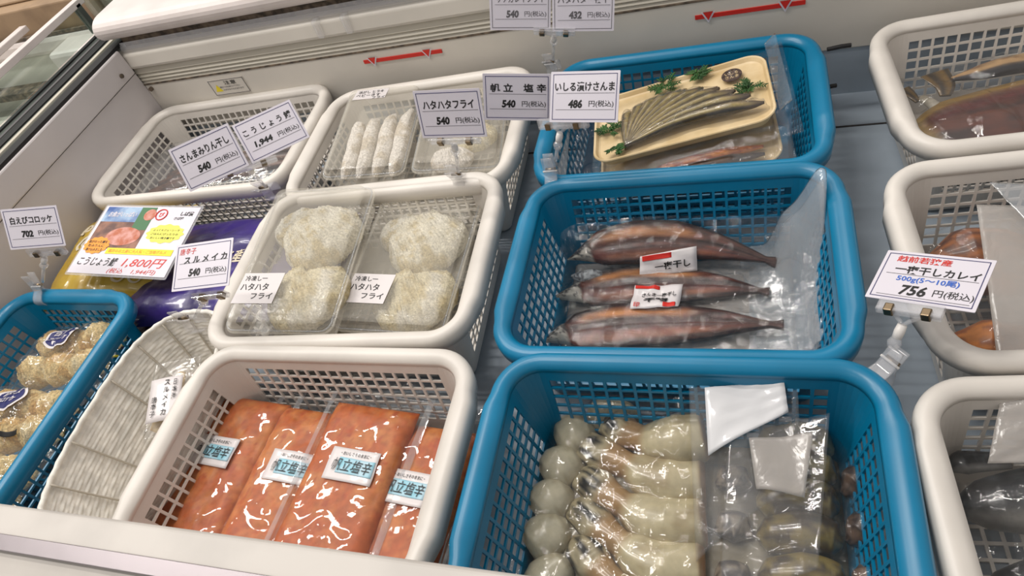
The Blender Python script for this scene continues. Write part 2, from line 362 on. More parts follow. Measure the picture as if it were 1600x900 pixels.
fpart(MB().extr_x([(1.030, .268), (1.027, .274), (1.036, .286), (1.038, .285), (1.030, .274), (1.033, .269)], XL, XR), 'clear_price_rail', 'acr')
fpart(MB().extr_x([(1.046, .27), (1.046, .292), (1.09, .292), (1.09, .27)], XL, XR), 'shadow_recess', 'trim_brown')  # recess filled with brown, its shade put into the colour
bp = [(1.05+.035*math.cos(a), .318+.024*math.sin(a)) for a in [math.radians(d) for d in range(90, 271, 15)]]+[(1.24, .294), (1.25, .30), (1.25, .335), (1.24, .342)]
fpart(MB().extr_x(bp, XL-.02, XR), 'bumper_rail', 'bumper', .003, False)
# left side liner with a seam
fpart(MB().box(XL-.04, XL, .05, 1.02, -.03, .225), 'side_panel', 'liner_side')
fpart(MB().box(XL-.04, XL+.003, .05, 1.02, .2265, .2795), 'side_panel_upper', 'liner_side', .003)
fpart(MB().box(XL-.022, XL-.001, .05, 1.06, .279, .286), 'side_seal', 'gasket')
# front ledge (camera side)
fpart(MB().extr_x([(.094, -.03), (.094, .262), (.126, .268), (.1265, .276), (.123, .281), (.099, .281), (.090, .278), (.05, .27), (.05, -.03)], -1.4, XR), 'front_ledge', 'ledge', .002)
fpart(MB().extr_x([(.098, .2805), (.098, .2845), (.084, .2835), (.084, .2795)], -1.4, XR), 'ledge_strip', 'alu', .0006)
fpart(MB().extr_x([(.084, .2700), (.084, .2755), (.080, .2755), (.076, .274), (.076, .27)], -1.4, XR), 'tan_strip', 'trim_brown')
fpart(MB().extr_x([(.076, .262), (.076, .272), (.02, .262), (.01, .2), (.01, -.8), (.06, -.8)], -1.4, XR), 'front_skin', 'ledge', .004)
# outer body so that the chest stands on the store floor
fpart(MB().box(XL-.04, XR+.04, .02, 1.25, -.8, -.03), 'cabinet_body', 'ledge', .01)
fpart(MB().box(XR, XR+.04, .02, 1.25, -.03, .27), 'side_panel', 'liner_side', .004)
# red load-line stickers, warning sticker, screws
def panel_pt(x, z, y=1.0192): return (x, y, z)
def red_line(x0, x1, z):
    b = MB(); yb = 1.0172
    b.box(x0, x1, yb, yb+.003, z-.0033, z+.0033); o = fpart(b, 'load_line_sticker', 'red', label='red load line strip with two small triangles')
    for k, xa in enumerate((x0+.02, x1-.028)):
        t = MB().add([(xa-.0075, yb-.0012, z+.0075), (xa+.0075, yb-.0012, z+.0075), (xa, yb-.0012, z-.006), (xa-.0075, yb, z+.0075), (xa+.0075, yb, z+.0075), (xa, yb, z-.006)], [(2, 1, 0), (0, 1, 4, 3), (1, 2, 5, 4), (2, 0, 3, 5)])
        w = MB().add([(xa-.0105, yb-.0006, z+.0075), (xa+.0105, yb-.0006, z+.0075), (xa, yb-.0006, z-.011), (xa-.0105, yb, z+.0075), (xa+.0105, yb, z+.0075), (xa, yb, z-.011)], [(2, 1, 0), (0, 1, 4, 3), (1, 2, 5, 4), (2, 0, 3, 5)])
        fpart(w, 'triangle_border', 'paper', parent=o); fpart(t, 'triangle', 'red', parent=o)
red_line(-.672, -.512, .178); red_line(-.074, .086, .172)
wl = fpart(MB().box(-1.036, -.950, 1.0172, 1.0190, .152, .186), 'warning_label', 'liner', label='small warning label with yellow triangle')
def vtext(s, x, z, w, h, mat, y=1.0168, bold=.01):
    V, F, lo, hi = text_geo(s, bold, 0, False); P = ((V-lo)/(hi-lo)-.5)*np.array([w, h])
    return fpart(MB().add([(x+a, y, z+c) for a, c in P], F), 'lettering', mat, parent=wl)
vtext('注意', -.985, .178, .03, .009, 'black'); vtext('警告ラベル手を触れないでください', -.99, .169, .05, .004, 'ink_soft'); vtext('けがのおそれがあります', -.985, .1625, .05, .004, 'ink_soft')
fpart(MB().add([(-1.03, 1.0168, .160), (-1.012, 1.0168, .160), (-1.021, 1.0168, .176)], [(0, 1, 2)]), 'warning_triangle', 'yellow', parent=wl)
fr_ = MB()
for a in ((-1.036, -.950, .1852, .186), (-1.036, -.950, .152, .1528), (-1.036, -1.0352, .152, .186), (-.9508, -.950, .152, .186)): fr_.box(a[0], a[1], 1.0166, 1.0174, a[2], a[3])
fpart(fr_, 'label_border', 'ink_soft', parent=wl)
fpart(MB().tube([(-1.184, 1.022, .188), (-1.184, 1.014, .188)], .0045, 14), 'screw', 'trim_brown'); fpart(MB().tube([(XL-.002, .985, .243), (XL+.006, .985, .243)], .0045, 14), 'screw', 'trim_brown')
# small clear tag holders clipped on the rear rail
hs = empty('clear_tag_holder', (-.73, 1.02, .25), 'small clear plastic tag holder on the rear price rail', 'tag holder')
for dx in (0, .06):
    o = MB().box(dx-.006, dx+.006, -.006, .012, -.012, .022).build('holder_clip', 'acr', hs, None, False, .002)
# black hooks behind the rear blue basket
for x, y, z, l in ((.118, .955, .128, .028), (.112, .90, .10, .012)):
    tag(MB().tube([(x-.004, y, z), (x+l*.5, y+.002, z+.001), (x+l, y+.004, z)], .0032, 10).build('shelf_peg', 'gasket'), 'short black peg sticking out beside the rear blue basket' if l > .02 else 'stubby black peg below the longer peg by the rear blue basket', 'peg')

# ---- neighbouring freezer seen past the left wall, behind a glass divider
nb = empty('neighbour_freezer', (-2.1, .9, -.8), 'second white chest freezer beyond the glass divider at the top left', 'freezer')
def npart(mb, name, mat, bevel=0, label=None):
    o = mb.build(name, mat, None, None, False, bevel); o.parent = nb; o.matrix_parent_inverse = nb.matrix_world.inverted()
    if label: o['label'] = label
    return o
bpy.context.view_layer.update()
npart(MB().box(-3.0, -1.335, -.2, 1.38, -.8, .04), 'cabinet_body', 'ledge')
npart(MB().box(-2.8, -1.335, -.1, 1.3, .04, .062), 'floor_plate', 'liner')
npart(MB().box(-3.0, -1.335, 1.24, 1.38, .04, .20), 'back_panel', 'liner', .004)
npart(MB().box(-3.0, -1.335, 1.195, 1.25, .112, .130), 'trim_extrusion', 'trim_brown')
npart(MB().box(-3.0, -1.40, 1.227, 1.40, .20, .245), 'bumper_rail', 'bumper', .012)
npart(MB().box(-3.0, -1.42, 1.232, 1.27, .245, .252), 'shadow_recess', 'trim_brown')  # shade line along the rail, drawn as a dark brown strip
npart(MB().box(-1.56, -1.40, 1.15, 1.235, .062, .236), 'corner_block', 'bumper', .01)
npart(MB().box(-3.0, -1.38, .83, .88, .06, .074), 'floor_rib', 'groove', .003)
ch = MB().box(-1.334, -1.222, .0, 1.14, -.02, .278).build('divider_channel', 'green_edge', None, None, False, .002)
tag(ch, 'grey green metal channel between the two freezers at the left', 'channel')
for nme, x0, x1, z, m_ in (('groove', -1.322, -1.313, .281, 'gasket'), ('groove', -1.298, -1.291, .280, 'alu'), ('groove', -1.283, -1.264, .2805, 'gasket'), ('groove', -1.252, -1.243, .281, 'groove')):
    o = MB().box(x0, x1, .0, 1.14, .276, z).build(nme, m_); o.parent = ch
gd = empty('glass_divider', (-1.338, .55, .275), 'glass divider pane with pale top rail at the left', 'glass panel'); bpy.context.view_layer.update()
for nme, b, m_ in (('pane', MB().box(-1.341, -1.337, 0, 1.12, .278, .342), 'glass'), ('top_rail', MB().box(-1.347, -1.330, 0, 1.148, .335, .348), 'bumper'), ('end_post', MB().box(-1.345, -1.330, 1.12, 1.134, .278, .342), 'green_edge')):
    o = b.build(nme, m_, None, None, False, .001); o.parent = gd; o.matrix_parent_inverse = gd.matrix_world.inverted()
ge = tag(MB().box(-1.342, -1.215, 1.152, 1.158, .27, .40).build('glass_end_pane', 'glass', None, None, False, .001), 'upright greenish glass end pane at the corner of the divider', 'glass panel')
tag(MB().box(-2.25, -1.9, 0, 1.31, .26, .275).build('sliding_lid_rail', 'acr', TR(0, 0, 0), None, False, .003) if False else MB().box(-1.655, -1.632, 0, 1.22, .272, .286).build('sliding_lid_rail', 'bumper', None, None, False, .002), 'pale rail running along the neighbouring freezer at far left', 'rail')
cr = empty('kraft_carton', (-1.84, 1.38, .245), 'brown kraft carton on the far ledge at the top left', 'box'); bpy.context.view_layer.update()
for nme, b, m_ in (('carton_body', MB().box(-.36, .44, -.14, .2, 0, .07), 'crate'), ('carton_slot', MB().box(-.30, -.14, -.142, -.138, .02, .045), 'gasket'), ('flap', MB().box(.05, .4, -.1, .16, .07, .078), 'crate')):
    b.build(nme, m_, cr, None, False, .004)
dk = tag(MB().box(-1.36, -1.06, 1.27, 1.65, -.8, .28).build('black_cabinet', 'gasket', None, None, False, .008), 'black cabinet corner behind the freezers at the top left', 'cabinet')
for x in (-1.31, -1.27): 
    o = MB().tube([(x, 1.34, .278), (x, 1.34, .286)], .008, 16).build('cap_bolt', 'joint'); o.parent = dk

# ================================================================== BASKETS
def basket_geo(w=.40, d=.288, h=.14):
    """w,d = outer rim size. Returns meshes for pierced body and rolled rim"""
    wi, di, r0 = w-.040, d-.040, .035; a, b = wi/2-r0, di/2-r0
    def cuts(half, pitch=.0160, bar=.0034):
        n = int((2*half+.002)/pitch); s0 = -(n*pitch)/2; xs = []; kinds = []
        xs = [-half]; 
        for k in range(n): xs += [s0+k*pitch+bar/2, s0+(k+1)*pitch-bar/2]
        xs.append(half); return xs      # segments: bar, hole, bar, hole ... bar
    cx, cy = cuts(a), cuts(b)
    NC = 8
    def ring(z):
        r = r0-(h-z)*.16; p = []; kind = []
        def line(fn, xs, last=False):
            for k in range(len(xs)-1): p.append(fn(xs[k])); kind.append('hole' if k % 2 == 1 else 'bar')
        line(lambda t: (t, -b-r), cx)
        for k in range(NC): an = math.radians(-90+90*k/NC); p.append((a+r*math.cos(an), -b+r*math.sin(an))); kind.append('c')
        line(lambda t: (a+r, t), cy)
        for k in range(NC): an = math.radians(0+90*k/NC); p.append((a+r*math.cos(an), b+r*math.sin(an))); kind.append('c')
        line(lambda t: (-t, b+r), cx)
        for k in range(NC): an = math.radians(90+90*k/NC); p.append((-a+r*math.cos(an), b+r*math.sin(an))); kind.append('c')
        line(lambda t: (-a-r, -t), cy)
        for k in range(NC): an = math.radians(180+90*k/NC); p.append((-a+r*math.cos(an), -b+r*math.sin(an))); kind.append('c')
        return [(x, y, z) for x, y in p], kind
    zs = [h-.001, h-.019]; z = h-.019; rk = ['solid']
    while z > .026+.012: zs += [z-.0118, z-.0150]; rk += ['hole', 'bar']; z -= .0150
    zs += [.008, .003]; rk += ['bar', 'bar']
    V = []; F = []; rings = [ring(z) for z in zs]; n = len(rings[0][0]); kind = rings[0][1]
    for r in rings: V += r[0]
    for i in range(len(zs)-1):
        for k in range(n):
            if rk[i] == 'hole' and kind[k] == 'hole': continue
            F.append((i*n+k, (i+1)*n+k, (i+1)*n+(k+1) % n, i*n+(k+1) % n))
    # pierced bottom
    o = len(V)
    for x in cx:
        for y in cy: V.append((x, y, .003))
    ny = len(cy)
    for i in range(len(cx)-1):
        for j in range(ny-1):
            if i % 2 == 1 and j % 2 == 1: continue
            F.append((o+i*ny+j, o+(i+1)*ny+j, o+(i+1)*ny+j+1, o+i*ny+j+1))
    last = (len(zs)-1)*n; k = 0
    gi = lambda i, j: o+i*ny+j
    for i in range(len(cx)-1): F.append((last+k, last+k+1, gi(i+1, 0), gi(i, 0))); k += 1
    for c in range(NC): F.append((last+k, last+k+1, gi(len(cx)-1, 0))); k += 1
    for j in range(ny-1): F.append((last+k, last+k+1, gi(len(cx)-1, j+1), gi(len(cx)-1, j))); k += 1
    for c in range(NC): F.append((last+k, last+k+1, gi(len(cx)-1, ny-1))); k += 1
    m = len(cx)
    for i in range(m-1): F.append((last+k, last+k+1, gi(m-2-i, ny-1), gi(m-1-i, ny-1))); k += 1
    for c in range(NC): F.append((last+k, last+k+1, gi(0, ny-1))); k += 1
    for j in range(ny-1): F.append((last+k, last+k+1, gi(0, ny-2-j), gi(0, ny-1-j))); k += 1
    for c in range(NC): F.append((last+k, last+(k+1) % n, gi(0, 0))); k += 1
    # rim
    profl = [(-.0025, -.005), (-.0012, .001), (.003, .0052), (.008, .0074), (.0125, .0072), (.0168, .0050), (.0195, .0008), (.020, -.005), (.0192, -.016), (.0172, -.016), (.0172, -.004), (.0138, .002), (.007, .0030), (.001, -.002), (-.0005, -.006)]
    P = []
    def corner(sx, sy, a0):
        for q in range(13):
            an = math.radians(a0+90*q/12); P.append((sx*a, sy*b, math.cos(an), math.sin(an)))
    corner(1, -1, -90); 
    for t in np.linspace(-b, b, 24)[1:-1]: P.append((a, t, 1, 0))
    corner(1, 1, 0); corner(-1, 1, 90)
    for t in np.linspace(b, -b, 24)[1:-1]: P.append((-a, t, -1, 0))
    corner(-1, -1, 180)
    RV = []; m = len(profl)
    for x, y, nx, ny_ in P:
        hb = .0045*float(sm(-b*1.02, -b*.80, y)*(1-sm(b*.80, b*1.02, y))) if abs(nx) > .999 else 0
        for oo, zz in profl:
            k_ = oo+hb*(1 if oo > .004 else oo/.004 if oo > 0 else 0); zz2 = zz-(.004 if hb and zz < -.01 else 0)
            RV.append((x+nx*(r0+k_), y+ny_*(r0+k_), h+zz2))
    RF = []; K = len(P)
    for i in range(K):
        for j in range(m): RF.append((i*m+j, ((i+1) % K)*m+j, ((i+1) % K)*m+(j+1) % m, i*m+(j+1) % m))
    return (V, F), (RV, RF)
_bk = {}
def basket(x, y, rz, mat, label, w=.40, d=.288, h=.14, z=.001, group=None, rx=0, ry=0):
    t = empty('plastic_basket', TR(x, y, z, rz, rx, ry), label, 'basket', group); key = (w, d, h, mat)
    if key not in _bk:
        (V, F), (RV, RF) = basket_geo(w, d, h)
        o = mk('basket_body', V, F, mat, t, smooth=False); s_ = o.modifiers.new('thickness', 'SOLIDIFY'); s_.thickness = .0024; s_.offset = 0
        o2 = mk('rim', RV, RF, mat, t); _bk[key] = (o, o2)
    else:
        for o in _bk[key]:
            c = o.copy(); C.objects.link(c); c.parent = t
    return t
basket(-.0955, .834, 0, 'blue', 'rear blue basket against the back wall holding the fish fan tray', d=.304)
basket(-.090, .541, 0, 'blue', 'middle blue basket holding the split dried fish', d=.304, z=.004)
basket(-.070, .254, 0, 'blue', 'front blue basket holding packs of squid', z=.009)
basket(-1.036, .305, 89, 'blue', 'blue basket at the left edge holding the breaded croquettes')
basket(-.492, .257, 0, 'white_p', 'front white basket holding four orange pouches', z=.009)
basket(-.526, .558, 2.5, 'white_p', 'white basket in the middle row holding two clear boxes of breaded fish', d=.312, z=.004)
basket(-.533, .838, 2, 'white_p', 'rear white basket beside the rear blue basket, holding clear boxes', d=.304)
basket(-.972, .868, 1.5, 'white_p', 'rear white basket in the left corner with little in it', w=.445, d=.302)
basket(.372, .848, 4, 'white_p', 'right rear white basket holding a split yellow brown fish')
basket(.355, .548, 4, 'white_p', 'right middle white basket holding amber fish in hazy bags')
basket(.343, .253, 4, 'white_p', 'right front white basket holding dark mackerel')

# ================================================================== CARDS AND CLIPS
def card(O, ax, ay, label, inks, w=.09, h=.062, faded=False, rules=(.0045, -.0155)):
    m = frame(O, ax, ay)
    t = empty('price_card', m, label, 'price card')
    MB().prism(rrect(w, h, .0008, 2), -.0005, .0003).build('card_sheet', 'paper', t)
    b = MB(); ik = 'ink_soft' if faded else 'navy'
    i1 = .0032
    for wd, q in ((.0007, i1),):
        x, y = w/2-q, h/2-q
        b.box(-x, x, y-wd, y, .0003, .0006).box(-x, x, -y, -y+wd, .0003, .0006).box(-x, -x+wd, -y, y, .0003, .0006).box(x-wd, x, -y, y, .0003, .0006)
    b.build('border', ik, t)
    b = MB()
    for y in rules: b.box(-w/2+.008, w/2-.006, y-.0002, y+.0002, .0003, .0006)
    b.build('rule_line', 'ink_soft', t)
    for mt, items in inks.items(): lettering(items, mt, t)
    return t, m
def yen(p, ink='black', y=-.0085):
    n = .0055*len(p) if ',' in p else .0062*len(p)
    return [(p, -.004-n/2+.002, y, n, .0105, .045, .12), ('円(税込)', .0225, y-.0003, .032, .0088, .004, 0)]
card((-1.0248, .5325, .2623), (.964, .207, -.168), (.011, .598, .801), 'white price card for 702 yen at the left edge above the blue basket', {'black': [('白えびコロッケ', 0, .0125, .068, .0115, .024, 0)]+yen('702')})
card((-.6507, .4484, .2588), (.997, .073, .035), (-.081, .900, .427), 'white price card with small red heading, 540 yen, over the woven basket', {'black': [('ス ル メ イ カ', .004, .0085, .068, .0095, .026, .1)]+yen('540'), 'red': [('唐辛子', -.025, .0205, .026, .0085, .002, .1)]})
card((-.6981, .6049, .3049), (.868, .496, .023), (-.310, .505, .806), 'tilted white price card for 540 yen, left one of the tilted pair', {'black': [('さんまみりん干し', 0, .0125, .072, .0115, .024, 0)]+yen('540')})
card((-.6513, .6866, .2794), (.756, .651, -.066), (-.432, .572, .697), 'tilted white price card for 1,944 yen, right one of the tilted pair', {'black': [('こ う じ ょ う 鯖', 0, .0125, .074, .011, .02, 0)]+yen('1,944')})
card((-.3519, .6572, .2962), (.998, -.038, -.055), (.064, .288, .956), 'white price card for 540 yen standing alone over the rear white basket', {'black': [('ハタハタフライ', 0, .0125, .070, .0115, .024, 0)]+yen('540')})
card((-.2871, .7284, .2608), (.971, .106, -.216), (.169, .341, .925), 'white price card for 540 yen joined to the left of the 486 yen card', {'black': [('帆 立　塩 辛', .002, .0125, .074, .0115, .024, 0)]+yen('540')})
card((-.1912, .7035, .2673), (.991, -.131, -.021), (.103, .655, .748), 'white price card for 486 yen in front of the rear blue basket', {'black': [('いしる漬けさんま', 0, .0125, .078, .0115, .024, 0)]+yen('486')})
card((.1565, .4500, .2055), (.865, -.42, .27), (.43, .90, .04), 'white price card for 756 yen with red and blue lines at the right', {'black': [('一夜干しカレイ', .004, .0085, .070, .0105, .022, 0), ('756', -.008, -.0165, .022, .0125, .03, .15), ('円(税込)', .0245, -.0168, .032, .010, .004, 0)], 'red': [('越前若狭産', -.010, .0215, .046, .0080, .018, 0)], 'blue_ink': [('500g(5～10尾)', 0, -.0035, .052, .0085, .02, 0)]}, rules=(.0022, -.0245))
card((-.310, .905, .292), (.97, .12, -.22), (.17, .35, .92), 'faint grey price card for 540 yen cut by the top edge of the picture', {'ink_soft': [('サケガレイフライ', 0, .0125, .070, .0105, .015, 0)]+yen('540')}, faded=True)
card((-.2205, .912, .272), (.985, .05, -.17), (.12, .35, .93), 'faint grey price card for 432 yen at the top centre', {'ink_soft': [('ハタハタ一夜干', 0, .0125, .074, .0105, .015, 0)]+yen('432')}, faded=True)
def clip(P, A, B, label, rz=0, cup=None):
    """P = point on a basket rim; A,B = ends of the clear rail along the foot of the card(s)"""
    P, A, B = Vector(P), Vector(A), Vector(B); Q = (A+B)/2; t = empty('sign_clip', Matrix.Translation(P), label, 'sign clip')
    a, b, q = A-P, B-P, Q-P; ax = (b-a).normalized(); u = q.normalized()
    side = ax.cross(u).normalized()
    mr = frame(q, ax, Vector(cup) if cup else u); Lh = (b-a).length/2
    bb = MB().box(-Lh, Lh, -.010, .002, -.0035, -.0012).box(-Lh, Lh, -.010, .002, .0012, .0032).box(-Lh, Lh, -.012, -.008, -.0035, .0032)
    o = bb.build('card_rail', 'acr', t, None, False, .0006); o.matrix_local = mr
    for s_ in (-.6, .55):
        o = MB().box(Lh*s_-.004, Lh*s_+.004, -.013, -.004, -.0045, .0045).build('rail_stud', 'steel', t, None, False, .001); o.matrix_local = mr
    top = q-u*.010
    MB().tube([top+ax*.012, top-u*.006+ax*.004, top-u*.011], .0022, 8).tube([top-ax*.012, top-u*.006-ax*.004, top-u*.011], .0022, 8).build('yoke', 'acr', t, None, True)
    j0 = top-u*.010; j1 = top-u*.024
    MB().tube([j0, j0*.5+j1*.5, j1], [.0042, .0048, .0042], 12).build('joint', 'joint', t, None, True)
    MB().tube([j1+u*.001, j1-u*.004, j1-u*.010], [.0042, .0065, .005], 12).build('ball_cup', 'acr', t, None, True)
    Lf = (j1-u*.008).length; Lc = min(Lf, .040)
    if Lf > .044: MB().tube([u*.034, u*(Lf-.002)], .0026, 10).build('stem', 'acr', t, None, True)
    # two curved jaws gripping the rim
    cd = Vector((math.cos(math.radians(rz)), math.sin(math.radians(rz)), 0)); out = u-cd*u.dot(cd); out.normalize(); nrm = cd.cross(out)
    for sgn in (-1, 1):
        U, V = 9, 14; v = []
        for i in range(U):
            for j in range(V):
                tt = j/(V-1); wv = -.010+.020*i/(U-1); zz = -.020+tt*(Lc+.020)
                gap = .0125*math.sin(min(1, max(0, (zz+.022)/.030))*math.pi)*.9+.0028+.0035*max(0, (zz-.012)/max(.01, Lc-.012))
                v.append(cd*wv*(1-.25*tt)+out*zz+nrm*sgn*gap)
        o = mk('jaw', v, grid_faces(U, V), 'acr', t); m_ = o.modifiers.new('thickness', 'SOLIDIFY'); m_.thickness = .0018
    MB().tube([out*.016-nrm*.004-cd*.007, out*.016-nrm*.004+cd*.007], .0032, 12).build('spring', 'steel', t, None, True)
    MB().tube([out*.016-cd*.010, out*.016+cd*.010], .0014, 8).build('pivot_pin', 'joint', t, None, True)
    return t
clip((-1.103, .496, .146), (-1.058, .515, .232), (-.995, .525, .224), 'clear clip on the left blue basket under the 702 yen card', 2)
clip((-.762, .445, .138), (-.672, .420, .231), (-.622, .424, .233), 'clear clip on the woven basket under the card with red heading', 10)
clip((-.754, .712, .146), (-.703, .600, .276), (-.640, .655, .257), 'clear clip holding the two tilted cards on the corner white basket', 10)
clip((-.403, .702, .146), (-.392, .651, .266), (-.322, .648, .263), 'clear clip on the middle white basket under the lone 540 yen card', 0)
clip((-.258, .688, .146), (-.262, .712, .232), (-.190, .690, .244), 'clear clip on the middle blue basket joining the 540 and 486 yen cards', 0)
clip((.116, .383, .146), (.116, .434, .1945), (.163, .412, .209), 'large clear clip on the corner of the front blue basket at right', -50, (.43, .90, .04))
clip((-.305, .970, .146), (-.295, .893, .262), (-.235, .897, .248), 'clear clip at the back holding the two faint cards', 0)

# ---- promotional card こうじょう鯖
PW, PH = .21, .148; s_ = PW/.18
mp = frame(Vector((-.8327, .5192, .2388-.755))*s_+Vector((0, 0, .755)), (.997, -.020, -.074), (.029, .992, .123))
pop = empty('promotional_card', mp, 'large laminated card with fish pictures and a red price of 1,800 yen', 'sign')
MB().prism(rrect(PW, PH, .003, 4), -.0010, -.0002).build('laminate', 'acr', pop)
MB().prism(rrect(PW-.008, PH-.008, .001, 2), -.0002, .0004).build('card_sheet', 'paper', pop)
def rect(x0, x1, y0, y1, z0=.0004, z1=.0006): return MB().box(x0, x1, y0, y1, z0, z1)
rect(-.095, .012, -.02, .068).build('fish_picture', 'photo_br', pop); rect(-.095, -.02, .036, .068, .0006, .0008).build('picture_banner', 'photo_b', pop)
rect(-.02, .012, .02, .068, .0006, .0008).build('picture_garnish', 'green', pop)
def blob(cx, cy, rx, ry, n=40, wob=0, lobes=0): return [(cx+rx*math.cos(2*math.pi*k/n)*(1+wob*math.cos(lobes*2*math.pi*k/n)), cy+ry*math.sin(2*math.pi*k/n)*(1+wob*math.cos(lobes*2*math.pi*k/n))) for k in range(n)]
MB().prism(blob(-.028, .006, .036, .019), .0006, .0009).build('pictured_fillet', 'pinkp', pop)
MB().prism(blob(.004, .052, .012, .012), .0008, .0010).build('pictured_slice', 'pinkp', pop)
MB().prism(blob(-.072, -.014, .026, .017, 60, .06, 12), .0009, .0011).build('orange_burst', 'orange_ink', pop)
MB().prism(blob(.056, .014, .037, .019, 72, .06, 12), .0006, .0008).build('cloud_bubble', 'yel2', pop)
rect(-.045, .092, -.030, -.018, .0007, .0010).build('yellow_band', 'yellow', pop)
lettering([('お魚がいっぱい', -.055, .052, .06, .012, .02, .2)], 'paper', pop, .0011)
lettering([('脂がのった鯖を', -.072, -.007, .04, .006, .01, 0), ('糀みりんに', -.072, -.015, .034, .006, .01, 0), ('漬け込みました', -.072, -.023, .036, .006, .01, 0)], 'black', pop, .0013)
lettering([('ふっくらジューシーで', .056, .021, .054, .0045, .01, 0), ('ごはんにぴったりの', .056, .013, .056, .0045, .01, 0), ('おいしい焼き鯖です', .056, .005, .05, .0045, .01, 0)], 'black', pop, .0010)
lettering([('福井のお土産に大人気・ご当地グルメ', .02, -.024, .12, .007, .012, 0)], 'orange_ink', pop, .0012)
lettering([('こうじょう鯖', -.050, -.046, .082, .017, .012, .2), ('しば漬', .080, .056, .026, .009, .03, .1), ('さば棒', .068, .046, .02, .006, .02, 0)], 'black', pop, .0007)
lettering([('1,800円', .046, -.046, .086, .019, .006, .25), ('(税込　1,944円)', .030, -.063, .098, .011, .0, .2), ('ぴ', .028, .053, .010, .010, .03, 0)], 'red', pop, .0007)
ringp = [( .028+.011*math.cos(a), .053+.011*math.sin(a), .0008) for a in np.linspace(0, 2*math.pi, 25)[:-1]]
MB().tube(ringp, .0011, 6, True).build('red_ring', 'red', pop)

# ================================================================== WRAPPED PACKS behind the left basket
def pillow(name, mw, w, d, t, mat, label, cat, seed=1, nu=60, nv=40, parent=None):
    U, V = np.meshgrid(np.linspace(-1, 1, nu), np.linspace(-1, 1, nv), indexing='ij')
    e = np.clip(1-np.abs(U)**3.5, 0, 1)**.6*np.clip(1-np.abs(V)**3.5, 0, 1)**.6
    z = t*e*(1+.25*(fbm(U*3, V*3, seed)-.5))+.004*sm(.6, 1, ridge(U*5, V*5, seed+3))*e
    top = np.stack([U*w/2, V*d/2, z], -1).reshape(-1, 3); bot = np.stack([U*w/2, V*d/2, -z*.25-.0005], -1).reshape(-1, 3)
    n = nu*nv; f = grid_faces(nu, nv)+[q[::-1] for q in grid_faces(nu, nv, n)]
    rim = [i*nv for i in range(nu)]+[(nu-1)*nv+j for j in range(1, nv)]+[i*nv+nv-1 for i in range(nu-2, -1, -1)]+[j for j in range(nv-2, 0, -1)]
    f += [(rim[k], rim[(k+1) % len(rim)], rim[(k+1) % len(rim)]+n, rim[k]+n)[::-1] for k in range(len(rim))]
    o = mk(name, np.vstack([top, bot]), f, mat, parent, mw); tag(o, label, cat)
    Z = z
    def g(x, y):
        a = min(max((x/(w/2)+1)/2*(nu-1), 0), nu-1.001); b = min(max((y/(d/2)+1)/2*(nv-1), 0), nv-1.001); i, j = int(a), int(b); a -= i; b -= j; return float((Z[i, j]*(1-b)+Z[i, j+1]*b)*(1-a)+(Z[i+1, j]*(1-b)+Z[i+1, j+1]*b)*a)
    return o, g
def swirl(cx, cy, r, g, parent, turns=1.6, wid=.0045, ph=0, mat='cream'):
    P = []
    for k in range(44):
        t = k/43; a = ph+t*turns*2*math.pi; rr = r*(.15+.85*t); x, y = cx+rr*math.cos(a), cy+rr*math.sin(a); P.append((x, y, g(x, y)+.0016))
    b = MB(); v = []
    for k, p in enumerate(P):
        q = Vector(P[min(k+1, 43)])-Vector(P[max(k-1, 0)]); nn = Vector((-q.y, q.x, 0)).normalized()*wid/2*(.6+.6*k/43); v += [Vector(p)+nn, Vector(p)-nn]
    b.add(v, [(2*k, 2*k+1, 2*k+3, 2*k+2) for k in range(43)]); return b.build('swirl_print', mat, parent)
pk, g = pillow('purple_wrapped_pack', TR(-.80, .605, .075, 3, -3), .40, .24, .032, 'purple', 'large purple wrapped pack lying behind the advertising card', 'packet', 3)
lettering([('若狭名産', -.02, -.005, .09, .03, .02, .1)], 'cream', pk, .0, surf=lambda x, y, z: (x, y, g(x, y)+.0015), name='lettering')
swirl(.12, -.075, .022, g, pk, ph=1)
pk, g = pillow('gold_wrapped_pack', TR(-1.065, .625, .095, 12, 0, 3), .23, .22, .028, 'gold', 'gold wrapped pack with cream swirls by the left wall', 'packet', 8)
swirl(-.060, .020, .022, g, pk); swirl(-.02, .078, .018, g, pk, ph=2); swirl(.072, -.082, .016, g, pk, ph=5); swirl(.04, -.075, .015, g, pk, ph=3); swirl(-.085, .065, .015, g, pk, ph=1); swirl(.04, .02, .016, g, pk, ph=4)
pk, g = pillow('dark_purple_pack', TR(-.83, .535, .035, 2, 0), .36, .13, .026, 'darkwrap', 'dark purple pack with a cream rosette behind the woven basket', 'packet', 12)
swirl(.085, -.018, .024, g, pk, 2.2, .006); lettering([('おいしい昆布', -.07, .02, .06, .006, .01, 0)], 'cream', pk, .0, surf=lambda x, y, z: (x, y, g(x, y)+.0015))
pk, g = pillow('striped_packet', TR(-.90, .508, .014, 2, 0), .30, .085, .012, 'yellow', 'low packet with yellow and black stripes behind the woven basket', 'packet', 15)
lettering([('無添加おつまみ珍味', .06, -.010, .11, .022, .04, .0)], 'black', pk, .0, surf=lambda x, y, z: (x, y, g(x, y)+.0015))
